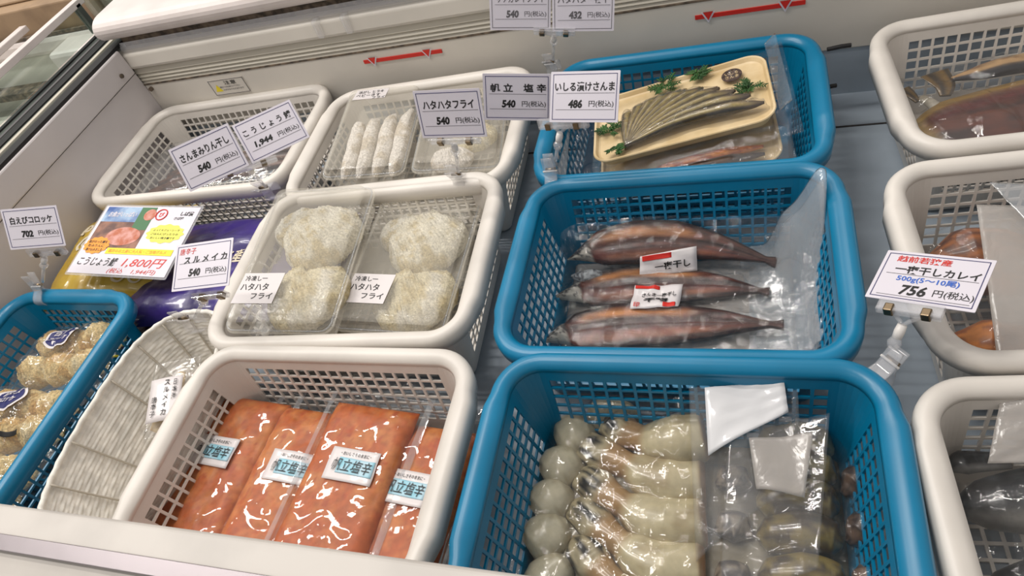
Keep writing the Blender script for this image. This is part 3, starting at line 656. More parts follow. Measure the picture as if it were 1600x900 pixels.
# ================================================================== WOVEN BASKET
def woven():
    t = empty('woven_basket', (-.765, .30, .001), 'oval off-white woven cord basket between the left blue and front white baskets', 'basket')
    nr, na = 130, 260; rows = 24; v = []
    def ring_at(q, off=0.0):
        # q 0 bottom .. 1 rim ; superellipse, wide sloping left side
        cx = -.005*(1-q)+.0*q; ax_ = .052+.036*q**.8; ay_ = .125+.045*q**.8; cx = .012-.012*q
        return cx, ax_+off, ay_+off
    for i in range(nr):
        q = i/(nr-1); z = .006+.128*q
        for j in range(na):
            a = 2*math.pi*j/na; rowi = int(q*rows); ph = (q*rows) % 1
            rib_ = math.cos(a*24)*(1 if rowi % 2 else -1)
            off = .0009*abs(math.sin(math.pi*q*rows))+.0006*rib_*math.sin(math.pi*q*rows)**2
            off += .0008*(vn(a*9+rowi*7.3, rowi*3.1, 3)-.5)
            cx, ax_, ay_ = ring_at(q, -off); c, s = math.cos(a), math.sin(a); e = 2/2.6
            v.append((cx+ax_*abs(c)**e*(1 if c > 0 else -1), ay_*abs(s)**e*(1 if s > 0 else -1), z+.002*math.sin(3*a)*q))
    f = []
    for i in range(nr-1):
        for j in range(na): f.append((i*na+j, i*na+(j+1) % na, (i+1)*na+(j+1) % na, (i+1)*na+j))
    v.append((.012, 0, .004)); f += [(j, (j+1) % na, len(v)-1) for j in range(na)]
    o = mk('woven_wall', v, f, 'cord', t); m_ = o.modifiers.new('thickness', 'SOLIDIFY'); m_.thickness = .003; m_.offset = 1
    # upright ribs on the inside
    for k in range(16):
        a = 2*math.pi*(k+.5)/16; P = []
        for i in range(14):
            q = i/13; cx, ax_, ay_ = ring_at(q, -.0035); c, s = math.cos(a), math.sin(a); e = 2/2.6
            P.append((cx+ax_*abs(c)**e*(1 if c > 0 else -1), ay_*abs(s)**e*(1 if s > 0 else -1), .008+.126*q))
        MB().tube(P, .0015, 6).build('upright_rib', 'rib', t, None, True)
    P = []
    for j in range(120):
        a = 2*math.pi*j/120; cx, ax_, ay_ = ring_at(1, -.001); c, s = math.cos(a), math.sin(a); e = 2/2.6
        P.append((cx+ax_*abs(c)**e*(1 if c > 0 else -1), ay_*abs(s)**e*(1 if s > 0 else -1), .135+.002*math.sin(3*a)+.0008*math.sin(40*a)))
    MB().tube(P, .0036, 8, True).build('rim_cord', 'cord', t, None, True)
    return t
woven()
# squid chilli bag with vertical label, standing in the woven basket
mw = frame((-.774, .342, .090), (.964, .264, -.027), (-.251, .941, .224))
t = empty('chilli_squid_bag', mw, 'clear bag with a white label of vertical writing in the woven basket', 'bag')
sheet('bag_film', lambda U, V: (-.030+U*.075, -.052+V*.115, .004+.008*np.sin(U*np.pi)*np.sin(V*np.pi)+.002*fbm(U*6, V*6, 4)), 24, 30, 'film', t)
strip('dried_squid', [(-.02, -.04, -.004), (.0, .0, -.002), (.01, .045, -.004)], prof([(0, .01), (.5, .02), (1, .006)]), prof([(0, .004), (.5, .007), (1, .003)]), 'small', lambda S, v, x, y: mixc(L((196, 176, 140)), L((170, 140, 100)), sm(.4, .65, fbm(S*6, v*2, 3))), None, None, None, parent=t, nseg=30)
sheet('label_sheet', lambda U, V: (-.025+U*.050, -.032+V*.064, .0125+.002*np.sin(U*np.pi)), 8, 8, 'paper_w', t)
lettering([('スルメイカ', .003, .002, .0095, .052, .018, 0, 0, True), ('唐辛子', -.014, -.010, .0085, .030, .01, 0, 0, True), ('日本海', .016, .012, .007, .030, .01, 0, 0, True)], 'black', t, .0155)

# ================================================================== ORANGE POUCHES (front white basket)
def pouch_geo(seed, w=.126, d=.222, th=.019):
    nu, nv = 44, 70; U, V = np.meshgrid(np.linspace(-1, 1, nu), np.linspace(-1, 1, nv), indexing='ij')
    e = np.clip(1-np.abs(U)**5, 0, 1)**.5*np.clip(1-np.abs(V)**7, 0, 1)**.5
    z = th*e*(.88+.28*(fbm(U*2.2+3, V*3, seed)-.5))-.0012*sm(.7, 1, ridge(U*2+1, V*3, seed+9))
    z = np.maximum(z, .0006)
    x = U*(w/2-.004); y = V*d/2; n = nu*nv
    c = mixc(L((174, 86, 32)), L((190, 116, 58)), sm(.35, .7, fbm(x*60, y*60, seed+2)))
    c = mixc(c, np.array(L((160, 62, 24))), sm(.62, .78, fbm(x*150, y*110, seed+5))*.7)
    c = mixc(c, np.array(L((182, 92, 50))), sm(.2, -1., V)*.6)
    top = np.stack([x, y, z], -1).reshape(-1, 3); bot = np.stack([x, y, 0*z-.0004], -1).reshape(-1, 3)
    f = grid_faces(nu, nv)+[q[::-1] for q in grid_faces(nu, nv, n)]
    rim = [i*nv for i in range(nu)]+[(nu-1)*nv+j for j in range(1, nv)]+[i*nv+nv-1 for i in range(nu-2, -1, -1)]+[j for j in range(nv-2, 0, -1)]
    f += [(rim[k], rim[(k+1) % len(rim)], rim[(k+1) % len(rim)]+n, rim[k]+n)[::-1] for k in range(len(rim))]
    cc = c.reshape(-1, 3); return np.vstack([top, bot]), f, np.vstack([cc, cc])
def pouch(mw, label, seed, lbl=True, group=None, lx=0):
    t = empty('orange_pouch', mw, label, 'pouch', group); v, f, c = pouch_geo(seed)
    fill = mk('scallop_filling', v, f, 'paste', t, cols=c)
    d = drape([fill], -.074, .074, -.121, .152, .0026, .0002, .0009, 14, .0010, seed, freq=15, extra=lambda X, Y: .004*sm(.120, .152, Y)*np.sin(X*90+seed))
    drape_obj('pouch_film', d, 'film_tight', t); gs = sampler(d)
    zp = MB()
    for y in (.127, .1315): zp.tube([(x, y, gs(x, y)+.0008) for x in np.linspace(-.071, .071, 20)], .0007, 5)
    zp.build('zip_strip', 'film_h', t, None, True)
    for sx in (-1, 1):
        ys = np.linspace(-.119, .150, 60); v = []
        for y in ys: v += [(sx*.0655, y, gs(sx*.0655, y)+.0007), (sx*.0735, y, gs(sx*.0735, y)+.0007)]
        mk('side_seal', v, [(2*k, 2*k+1, 2*k+3, 2*k+2) for k in range(59)], 'film_h', t)
    if lbl:
        q = [(lx-.0325, .046), (lx+.0325, .046), (lx+.0325, .006), (lx-.0325, .006)]
        o, sf = sticker('label_sheet', q, gs, 'paper_w', t, .0012)
        sticker('label_panel', [(lx-.018, .034), (lx+.030, .034), (lx+.030, .015), (lx-.018, .015)], gs, 'teal', t, .0020)
        lettering([('帆立塩辛', .02, -.03, .80, .38, .0, .2)], 'black', t, .0022, surf=sf)
        lettering([('・おいしさそのままに・', .02, .33, .62, .11, .01, 0)], 'black', t, .0012, surf=sf, name='small_lettering')
    return t
for k, (x, y) in enumerate(((-.60, .245), (-.49, .25), (-.385, .24))):
    pouch(TR(x, y, .034+.0*k, (-4, 2, -3)[k], 0, (3, -3, 2)[k]), 'orange pouch buried under the four labelled scallop pouches', 30+k, False, 'buried orange pouches')
pouch(TR(-.650, .248, .0745, -4, 1, 2), 'orange scallop pouch at the far left of the front white basket', 41, lx=-.006)
pouch(TR(-.545, .240, .0655, -4, 1, 3), 'second orange scallop pouch from the left, label tilted, tucked under its neighbour', 42, lx=.004)
pouch(TR(-.372, .228, .064, -6, 1, -3), 'orange scallop pouch at the far right, its label half covered', 44, lx=-.004)
pouch(TR(-.452, .242, .082, -4, 1, 2), 'third orange scallop pouch from the left, lying on top with full label', 43, lx=.008)

# ================================================================== BREADED FISH IN CLEAR BOXES
def crumb_color(base=(208, 198, 168), dark=(186, 168, 122), pale=(224, 220, 208)):
    def fn(S, v, x, y):
        c = mixc(L(base), L(dark), sm(.45, .7, fbm(x*90, y*90, 5))*.8); return mixc(c, np.array(L(pale)), sm(.5, .75, fbm(x*40+9, y*40, 9))*.8)
    return fn
def breaded(mw, path, w, h, label, seed, name='breaded_fish', col=None, cat='fried fish', amp=1.0, group=None):
    dzf = lambda S, v: amp*(.0022*(vn(S*70, v*14+3, seed)-.4)+.0060*(fbm(S*9, v*3+5, seed+2)-.5)+.0024*(vn(S*130, v*30, seed+4)-.5))
    return strip(name, path, prof([(0, .004), (.06, w*.55), (.2, w*.9), (.5, w), (.75, w*.8), (.9, w*.5), (1, .004)]), prof([(0, .002), (.1, h*.7), (.4, h), (.8, h*.75), (1, .002)]), 'crumb', col or crumb_color(), mw, label, cat, group, nseg=110, nring=44, dz=dzf)
def clear_box(mw, w, d, h, label, group=None):
    """hinged clear tray: tapered base, flange with ribs, bevelled lid"""
    t = empty('clear_box', mw, label, 'food box', group)
    R_ = lambda ins, z, r=.016: [(x, y, z) for x, y in rrect(w-2*ins, d-2*ins, max(.004, r-ins*.5), 5)]
    v, f = loft([R_(.012, -h*.62), R_(.010, -h*.60), R_(.004, -.005), R_(.003, -.002), R_(-.001, -.001), R_(-.001, .0006)]); f.append(tuple(range(len(R_(0, 0)))))
    mk('tray_base', v, f, 'box', t, smooth=False)
    n = len(R_(0, 0)); rings = [R_(-.001, .001), R_(.003, .0015), R_(.0045, .005), R_(.0035, .006), R_(.006, .009), R_(.0075, h*.34), R_(.011, h*.38), R_(.018, h*.385), R_(.020, h*.375)]
    v, f = loft(rings); f.append(tuple(range((len(rings)-1)*n, len(rings)*n))[::-1]); mk('lid', v, f, 'box', t, smooth=False)
    MB().tube([(x*1.0, y*1.0, .0045) for x, y in rrect(w-.004, d-.004, .014, 5)], .0012, 6, True).build('flange_rib', 'film_h', t, None, True)
    return t
def hand_label(t, cx, cy, w, h, z, lines, rot=0, ink='black'):
    lab = MB().prism([(cx-w/2-.004, cy-h/2), (cx+w/2, cy-h/2), (cx+w/2+.004, cy+h/2), (cx-w/2+.001, cy+h/2)], z, z+.0005).build('label_sheet', 'paper_w', t)
    lettering(lines, ink, t, z+.0008); return lab
mL = frame((-.612, .556, .149), (.995, .035, -.06), (-.040, .988, .12)); mR = frame((-.4679, .5887, .0975), (.996, -.010, -.07), (.010, .997, .062))
for mw, side in ((mL, 'left'), (mR, 'right')):
    b = clear_box(mw, .167, .252, .05, f'clear box with handwritten label, {side} one of the two in the middle white basket')
    cx = -.040
    hand_label(b, cx, -.065, .062, .050, .0195, [('冷凍し一', cx-.008, -.049, .036, .009, .012, -.1), ('ハタハタ', cx-.006, -.063, .044, .012, .014, -.1), ('フライ', cx+.010, -.078, .034, .010, .014, -.1)])
    sd = 1 if side == 'left' else 5
    mi = mw @ Matrix.Translation((0, 0, -.024))
    breaded(mi, [(-.045, .010), (-.010, .035), (.025, .070), (.045, .100)], .058, .038, f'pale breaded fish lying farther back in the {side} clear box', sd, amp=1.9, col=crumb_color((214, 208, 190)))
    breaded(mi @ Matrix.Translation((0,0,.003)), [(-.040, -.085), (.0, -.065), (.035, -.045), (.055, -.005)], .055, .034, f'breaded fish lying nearer in the {side} clear box, beside its label', sd+2, amp=1.9)
    breaded(mi, [(-.060, .035), (-.045, .070), (-.015, .105)], .030, .024, f'small pale breaded fish at the far corner of the {side} clear box', sd+9, col=crumb_color((220, 216, 204)))
    b = clear_box(TR(mw.translation.x+.01, mw.translation.y-.008, .052 if side == 'left' else .036, 3), .165, .250, .05, f'clear box under the {side} labelled box in the middle white basket')
    breaded(TR(mw.translation.x+.01, mw.translation.y-.085, .024 if side == 'left' else .008, 3), [(-.06, 0), (0, .01), (.06, 0)], .035, .024, f'breaded fish in the lower {side} clear box', sd+20)
# rear white basket: three boxes
m1 = frame((-.612, .862, .132), (.985, .10, -.10), (-.105, .985, .06)); m2 = frame((-.452, .862, .118), (.975, .15, -.16), (-.15, .985, -.01)); m3 = frame((-.405, .915, .096), (.99, .08, -.08), (-.08, .99, .03))
def pale(S, v, x, y): return mixc(L((222, 216, 208)), L((196, 184, 166)), sm(.5, .75, fbm(x*60, y*60, 5)))
b = clear_box(m1, .145, .222, .045, 'clear box of white breaded strips, left in the rear white basket')
mc = b; hand_label(mc, -.022, .085, .058, .026, .0175, [('浜がし ヒラキ', -.022, .091, .048, .008, .012, 0), ('ベビーきす', -.026, .082, .046, .008, .012, 0), ('フライ', -.005, .0745, .024, .006, .01, 0)])
mi = m1 @ Matrix.Translation((0, 0, -.020))
for k, (x, w_) in enumerate(((-.045, .014), (-.018, .013), (.012, .015), (.043, .016))):
    breaded(mi, [(x, -.092), (x+.004, -.03), (x, .03), (x+.003, .05+.01*k)], w_, .018, ('leftmost', 'second from left', 'third from left', 'rightmost')[k]+' white breaded strip in the left rear clear box', 50+k, 'breaded_strip', pale, amp=.6)
b = clear_box(m2, .145, .215, .045, 'clear box of breaded chunks behind the lone 540 yen card, rear white basket')
mi = m2 @ Matrix.Translation((0, 0, -.020))
breaded(mi, [(-.05, -.06), (-.01, -.055), (.02, -.04)], .030, .020, 'pale breaded piece at the front of the right rear clear box', 61, col=pale)
breaded(mi, [(-.02, -.01), (.02, .0), (.05, .03)], .034, .024, 'golden breaded piece in the middle of the right rear clear box', 62)
breaded(mi, [(-.04, .06), (.0, .05), (.04, .07)], .028, .02, 'breaded piece at the back of the right rear clear box', 63)
b = clear_box(TR(-.45, .865, .055, 3), .145, .215, .05, 'clear box lowest in the rear white basket under the card'); b2 = clear_box(TR(-.615, .855, .062, 3), .145, .215, .05, 'clear box underneath the left box in the rear white basket')
breaded(TR(-.45, .80, .03, 3), [(-.05, 0), (0, .01), (.05, 0)], .03, .02, 'breaded piece in the lowest rear clear box', 64)
breaded(TR(-.615, .79, .036, 3), [(-.05, 0), (0, .01), (.05, 0)], .03, .02, 'breaded piece in the lower left rear clear box', 65)

# ================================================================== CROQUETTE BAGS (left blue basket)
def croquette_bag(mw, w, d, label, seed, seal=(0, .01), black=False, n=(3, 2)):
    t = empty('croquette_bag', mw, label, 'bag'); obs = []; k = 0
    for i in range(n[0]):
        for j in range(n[1]):
            k += 1; r = min(w/n[0], d/n[1])*.54; cx = (i-(n[0]-1)/2)*w/n[0]*.9+random.uniform(-.004, .004); cy = (j-(n[1]-1)/2)*d/n[1]*.85+random.uniform(-.004, .004)
            o = breaded(mw, [(cx-r, cy-.004), (cx, cy+.004), (cx+r, cy)], r*.92, .036+random.uniform(-.004, .006), ['front', 'rear'][j]+' '+['left', 'middle', 'right'][i]+' croquette inside the '+label, seed+k, 'croquette', crumb_color((214, 190, 138), (188, 148, 84), (222, 208, 170)), 'croquette', 1.8)
            obs.append(o)
    bpy.context.view_layer.update()
    d_ = drape(obs, -w/2-.012, w/2+.012, -d/2-.01, d/2+.018, .0035, .001, .0018, 90, .0035, seed, freq=30, mw=mw)
    drape_obj('bag_film', d_, 'film_s', t); g = sampler(d_)
    def disc(r, mat, dz, nm):
        v = [(seal[0], seal[1], g(*seal)+dz)]+[(seal[0]+q*r*math.cos(a), seal[1]+q*.8*r*math.sin(a), g(seal[0]+q*r*math.cos(a), seal[1]+q*.8*r*math.sin(a))+dz) for q in (.5, 1) for a in np.linspace(0, 2*math.pi, 33)[:-1]]
        f = [(0, 1+k, 1+(k+1) % 32) for k in range(32)]+[(1+k, 33+k, 33+(k+1) % 32, 1+(k+1) % 32) for k in range(32)]
        return mk(nm, v, f, mat, t)
    disc(.030, 'paper_w', .002, 'round_seal'); disc(.0255, 'navy', .0028, 'seal_disc')
    lettering([('白えび', seal[0], seal[1]+.008, .034, .011, .02, 0), ('コロッケ', seal[0], seal[1]-.006, .040, .010, .02, 0)], 'paper_w', t, 0, surf=lambda x, y, z: (x, y, g(x, y)+.0040))
    if black: sticker('date_strip', [(.0, -d*.30), (.036, -d*.27), (.036, -d*.33), (.0, -d*.36)], g, 'black', t, .002)
    return t
croquette_bag(TR(-1.020, .410, .080, 6, -4, -2), .165, .12, 'croquette bag farthest back in the left blue basket', 100, (-.018, .025))
croquette_bag(TR(-1.035, .298, .074, 5, -4, 0), .165, .11, 'croquette bag in the middle of the left blue basket', 120, (-.02, .024), True)
croquette_bag(TR(-1.035, .192, .070, 2, 0, 0), .165, .11, 'croquette bag nearest the front in the left blue basket', 140, (-.05, .02))

# ================================================================== SPLIT DRIED FISH (middle blue basket)
def saury_color(seed, split=.0):
    def fn(S, v, x, y):
        flesh = mixc(L((84, 35, 15)), L((40, 14, 8)), sm(.4, .7, fbm(S*14, v*5, seed)))
        flesh = mixc(flesh, np.array(L((180, 118, 60))), np.exp(-((v-.45)/.20)**2)*sm(.2, .3, S)*(1-sm(.6, .75, S))*.9)
        flesh = mixc(flesh, np.array(L((52, 22, 16))), np.exp(-((v-split)/.05)**2)*.95)
        flesh = mixc(flesh, np.array(L((92, 28, 18))), np.exp(-((v+.45)/.25)**2)*.6)
        flesh = mixc(flesh, np.array(L((40, 34, 34))), sm(.86, .98, np.abs(v)))
        flesh = mixc(flesh, np.array(L((58, 34, 26))), sm(.8, .95, S)*.8)
        for vv, ww, am in ((.84, .10, .9), (-.84, .10, .9), (.12, .05, .6), (-.30, .04, .55)): flesh = mixc(flesh, np.array(L((22, 14, 14))), np.exp(-((v-vv+.05*np.sin(S*7))/ww)**2)*am*sm(.18, .3, S))
        flesh = mixc(flesh, np.array(L((150, 88, 48))), np.exp(-((v+.58)/.14)**2)*.55*sm(.2, .3, S)*(1-sm(.7, .9, S)))
        head = mixc(L((46, 44, 48)), L((170, 166, 156)), sm(.35, .65, fbm(S*60, v*4, seed+3)+.25*(-v)))
        eye = np.exp(-(((S-.085)/.010)**2+((v-.05)/.28)**2)*1.2); head = mixc(head, np.array(L((12, 12, 14))), eye*1.2)
        return mixc(head, flesh, sm(.155, .175, S))
    return fn
packB = TR(-.11, .545, .034)
packB1 = TR(-.11, .632, .060, 0, 36)
def saury(pts, wmax, label, seed, z=0, fr=None, y0=.545):
    W = prof([(0, .0012), (.05, .005), (.12, .0125), (.16, .017), (.22, wmax*.82), (.4, wmax), (.6, wmax*.92), (.8, wmax*.55), (.93, .007), (.96, .0045), (1, .008)])
    H = prof([(0, .003), (.06, .010), (.14, .015), (.18, .009), (.5, .009), (.85, .008), (1, .003)])
    dzf = lambda S, v: -.004*np.exp(-(v/.10)**2)*sm(.18, .25, S)*(1-sm(.85, .95, S))+.0025*(fbm(S*12, v*4, seed)-.5)
    P = [(x+.11, y-y0, z) for x, y in pts]
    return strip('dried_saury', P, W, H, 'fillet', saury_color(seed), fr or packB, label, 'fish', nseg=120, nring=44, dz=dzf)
f3 = saury([(-.264, .488), (-.21, .507), (-.14, .518), (-.05, .520), (.04, .518)], .037, 'split dried saury nearest the front in the middle blue basket', 3, .004)
f2 = saury([(-.262, .565), (-.20, .580), (-.13, .588), (-.05, .584), (.025, .573)], .036, 'split dried saury between the other two in the middle blue basket', 8)
f1 = saury([(-.245, -.012), (-.19, .004), (-.12, .010), (-.05, .002), (.035, -.024)], .031, 'split dried saury at the back of the middle blue basket', 14, 0, packB1, 0)
streak = lambda X, Y: .0014*sm(.62, 1, ridge(X*16+3, Y*95, 12))
hd = strip('head', [(-.240+.11, -.036), (-.222+.11, -.038), (-.195+.11, -.034)], prof([(0, .002), (.4, .009), (.8, .010), (1, .004)]), prof([(0, .003), (.5, .012), (1, .004)]), 'small', lambda S, v, x, y: mixc(L((150, 156, 160)), L((58, 60, 66)), sm(.4, .7, fbm(S*12, v*3, 4))), None, parent=f1)
hd['label'] = 'grey head tucked under the body'
bpy.context.view_layer.update()
def risef(X, Y):
    xx = X-.11*0; r = sm(.125, .185, X+.0)*.055*sm(-.03, .10, Y)+sm(.135, .20, X)*.018
    return r+.006*sm(.10, .14, X)*ridge(X*18+Y*9, Y*6, 7)
t = empty('saury_pack', packB, 'clear vacuum pack holding the two front split saury', 'pack')
dd = drape([f3, f2], -.168, .200, -.090, .066, .003, -.004, .0012, 26, .0022, 5, freq=38, extra=lambda X, Y: risef(X, Y)+streak(X, Y)); drape_obj('pack_film', dd, 'film_v', t); g = sampler(dd)
q = [(-.035, .030), (.028, .032), (.024, -.008), (-.038, -.010)]
o, sf = sticker('label_sheet', q, g, 'paper_w', t, .0012)
sticker('red_band', [(-.034, .0295), (-.002, .0300), (-.002, .0245), (-.034, .024)], g, 'red', t, .0020)
lettering([('さんま一夜干し', .05, .08, .72, .20, .02, 0), ('干物', .0, -.18, .5, .22, .03, .0)], 'black', t, .002, surf=sf)
sticker('red_stamp', [(.004, .000), (.020, .000), (.020, -.008), (.004, -.008)], g, 'red', t, .0022); lettering([('印', -.38, -.36, .12, .2, .02, 0)], 'red', t, .002, surf=sf, name='small_stamp')
t = empty('saury_pack', packB1, 'clear vacuum pack holding the rearmost split saury', 'pack')
dd = drape([f1, hd], -.160, .190, -.052, .044, .003, -.002, .0012, 26, .0018, 9, freq=38, extra=streak); drape_obj('pack_film', dd, 'film_v', t); g = sampler(dd)
o, sf = sticker('label_sheet', [(-.030, -.012), (.045, .000), (.045, -.032), (-.032, -.040)], g, 'paper_w', t, .0012)
sticker('red_band', [(-.027, -.012), (.012, -.007), (.012, -.014), (-.027, -.019)], g, 'red', t, .0020)
lettering([('一夜干し', .08, -.12, .62, .34, .02, 0)], 'black', t, .002, surf=sf)
# loose hazy bag end swept up the right side of the basket
t = empty('loose_bag', TR(.055, .575, .012), 'loose hazy grey plastic bag bunched against the right end of the middle blue basket', 'bag')
def lp(U, V):
    x = -.055+.084*U; y = -.10+.178*V; top = sm(.45, 1, V)
    z = .012+.095*top*sm(.15, .8, U)+.045*sm(.55, 1, U)+.007*np.sin(U*17+V*5)*top+.005*ridge(U*5, V*4, 3)
    return x+.004*top*U-.012*top*(1-U), y, z
sheet('bag_film', lp, 46, 60, 'film_h', t)
sheet('bag_film', lambda U, V: tuple(a+b for a, b in zip(lp(U*.92+.04, V*.95), (.002, -.002, -.006+.004*np.sin(V*12)))), 40, 50, 'film_h', t)
# lower packs seen between the fish
pl_ = pillow('saury_pack', TR(-.095, .55, .012), .30, .20, .013, 'film_m', 'flat hazy pack lying lowest in the middle blue basket', 'pack', 31)

# ================================================================== FAN OF SMALL FISH (rear blue basket)
mt = frame((-.0937, .838, .136), (.985, .095, .145), (-.095, .994, .01)) @ Matrix.Scale(.94, 4)
def fish_tray(mw, label, w=.275, d=.165):
    t = empty('fish_tray', mw, label, 'tray')
    R_ = lambda ins, z, r=.030: [(x, y, z) for x, y in rrect(w-2*ins, d-2*ins, max(.005, r-ins), 8)]
    rings = [R_(.010, -.016), R_(.002, -.002), R_(0, 0), R_(.001, .0015), R_(.004, .001), R_(.007, -.005), R_(.012, -.007)]
    v, f = loft(rings); n = len(R_(0, 0)); f.append(tuple(range(n))); f.append(tuple(range(6*n, 7*n))[::-1]); mk('tray_board', v, f, 'board', t, smooth=False); return t
tr1 = fish_tray(mt, 'wood patterned tray carrying a fan of small fish in the rear blue basket')
seal_ = MB().prism(blob(.085, .045, .0155, .0155, 36), .0005, .0012).build('round_seal', 'seal', tr1); seal_['label'] = 'dark brown round seal'
MB().prism(rrect(.275*.93, .165*.9, .024, 6), -.0075, -.0062).build('tray_floor', 'board', tr1)
lettering([('いしる', .085, .049, .02, .007, .01, 0), ('さんま', .085, .040, .02, .007, .01, 0)], 'board', tr1, .0015)
def leafspray(cx, cy, r, n, seed, mw, label):
    rnd = random.Random(seed); b = MB()
    for k in range(n):
        a = rnd.uniform(0, 2*math.pi); l = r*rnd.uniform(.5, 1); x, y = cx+rnd.uniform(-r, r)*.45, cy+rnd.uniform(-r, r)*.35; z = -.002+rnd.uniform(0, .006)
        P = [(x+l*t_*math.cos(a), y+l*t_*math.sin(a)*.8, z+.003*math.sin(t_*3)) for t_ in (0, .5, 1)]; b.tube(P, [.0006, .0007, .0003], 5)
        for s_ in (.3, .5, .7, .9):
            for sg in (-1, 1):
                aa = a+sg*.8; px, py = x+l*s_*math.cos(a), y+l*s_*math.sin(a)*.8; b.tube([(px, py, z+.002), (px+.0035*math.cos(aa), py+.0035*math.sin(aa), z+.003), (px+.007*math.cos(aa), py+.007*math.sin(aa), z+.0025)], [.0007, .0010, .0002], 5)
    o = b.build('leaf_sprig', 'leaf', None, mw, True); return tag(o, label, 'garnish')
lv = [leafspray(-.115, -.005, .024, 14, 1, mt, 'green sprig at the left end of the fish tray'), leafspray(-.02, .066, .026, 16, 2, mt, 'green sprig along the far edge of the fish tray'), leafspray(.032, .068, .018, 16, 3, mt, 'dense green sprig beside the pale top right of the fish tray'), leafspray(.105, -.002, .022, 16, 4, mt, 'green sprig at the right end under the dark seal'), leafspray(-.10, -.060, .018, 10, 5, mt, 'green sprig at the near left corner of the fish tray')]
sf_ = []
names = ['leftmost', 'second', 'third', 'fourth', 'fifth', 'sixth', 'seventh', 'eighth', 'ninth', 'tenth and lowest']
hx, hy = -.085, -.062
for k in range(10):
    t_ = k/9; ang = math.radians(90-86*t_**.9); ln = .092+.098*t_; ex, ey = hx+.006+.012*t_+ln*math.cos(ang), hy+ln*math.sin(ang)+.012*(1-t_)*0
    mx_, my_ = hx+ln*.5*math.cos(ang)+.004-.010*math.sin(ang)*(.3+t_*0), hy+ln*.5*math.sin(ang)+.012*math.cos(ang)
    def colf(S, v, x, y, k=k):
        c = mixc(L((138, 120, 84)), L((84, 72, 52)), sm(.35, .6, fbm(S*10, v*4, k)+.12*v)); c = mixc(c, np.array(L((176, 156, 80))), np.exp(-((v+.45)/.2)**2)*.7); c = mixc(c, np.array(L((40, 34, 28))), sm(.62, .85, np.abs(v))*.9)
        c = mixc(c, np.array(L((62, 48, 40))), sm(.82, .97, S)*.85); return mixc(c, np.array(L((58, 52, 46))), sm(.15, .02, S)*.7)
    o = strip('small_fish', [(hx+.010*t_*0, hy+.002*k*0, .0), (mx_, my_, .002), (ex, ey, .001)], prof([(0, .0022), (.2, .0048), (.5, .0076), (.8, .0090), (.93, .0075), (1, .002)]), prof([(0, .004), (.3, .010), (.8, .013), (1, .003)]), 'small', colf, mt @ Matrix.Translation((0, 0, -.003+.0008*k)), names[k]+' small fish in the fan on the wood patterned tray', 'fish', nseg=50, nring=20)
    sf_.append(o)
bpy.context.view_layer.update()
t = empty('fish_fan_bag', mt, 'clear bag around the fan tray in the rear blue basket', 'bag')
dd = drape(sf_+[tr1.children[0]], -.185, .165, -.108, .105, .0035, -.016, .0012, 6, .0022, 21, freq=34, mw=mt, extra=lambda X, Y: .010*sm(.14, .165, X)*sm(-.1, .1, Y)); drape_obj('bag_film', dd, 'film_v', t)
sheet('side_flap', lambda U, V: (.140+.018*U, -.07+.17*V, .0+.012*U+.004*ridge(U*3, V*5, 2)), 10, 30, 'film_s', t)
sheet('left_flap', lambda U, V: (-.185-.02*U, -.10+.13*V, -.012+.022*U+.004*ridge(U*3, V*5, 8)), 12, 30, 'film_h', t)
# second pack leaning below the first, toward the front
m2_ = frame((-.085, .798, .096), (.985, .095, .12), (-.095, .99, .03)) @ Matrix.Scale(.95, 4)
tr2 = fish_tray(m2_, 'wood patterned tray partly hidden under the fan tray', .27, .15)
for k, (yy, c0, c1, nm) in enumerate(((-.046, (150, 70, 34), (206, 130, 60), 'amber fish strip in the lower tray'), (-.062, (44, 30, 26), (84, 62, 48), 'dark fish strip along the near edge of the lower tray'))):
    strip('fish_strip', [(-.105+.05*(1-k), yy, .002), (0, yy+.004, .004), (.11, yy+.006, .002)], prof([(0, .002), (.1, .009), (.8, .010), (1, .003)]), prof([(0, .002), (.2, .010), (.8, .010), (1, .002)]), 'small', (lambda c0, c1: lambda S, v, x, y: mixc(L(c0), L(c1), sm(.4, .65, fbm(S*12, v*3, 3))))(c0, c1), m2_, nm, 'fish', nseg=50, nring=18)
t = empty('lower_fish_bag', m2_, 'clear bag around the lower tray in the rear blue basket', 'bag')
sheet('bag_film', lambda U, V: (-.15+.30*U, -.088+.12*V, .013*np.sin(np.pi*np.clip(V*1.3, 0, 1))*np.sin(np.pi*U)**.4+.003*ridge(U*9, V*4, 6)), 60, 30, 'film_s', t)

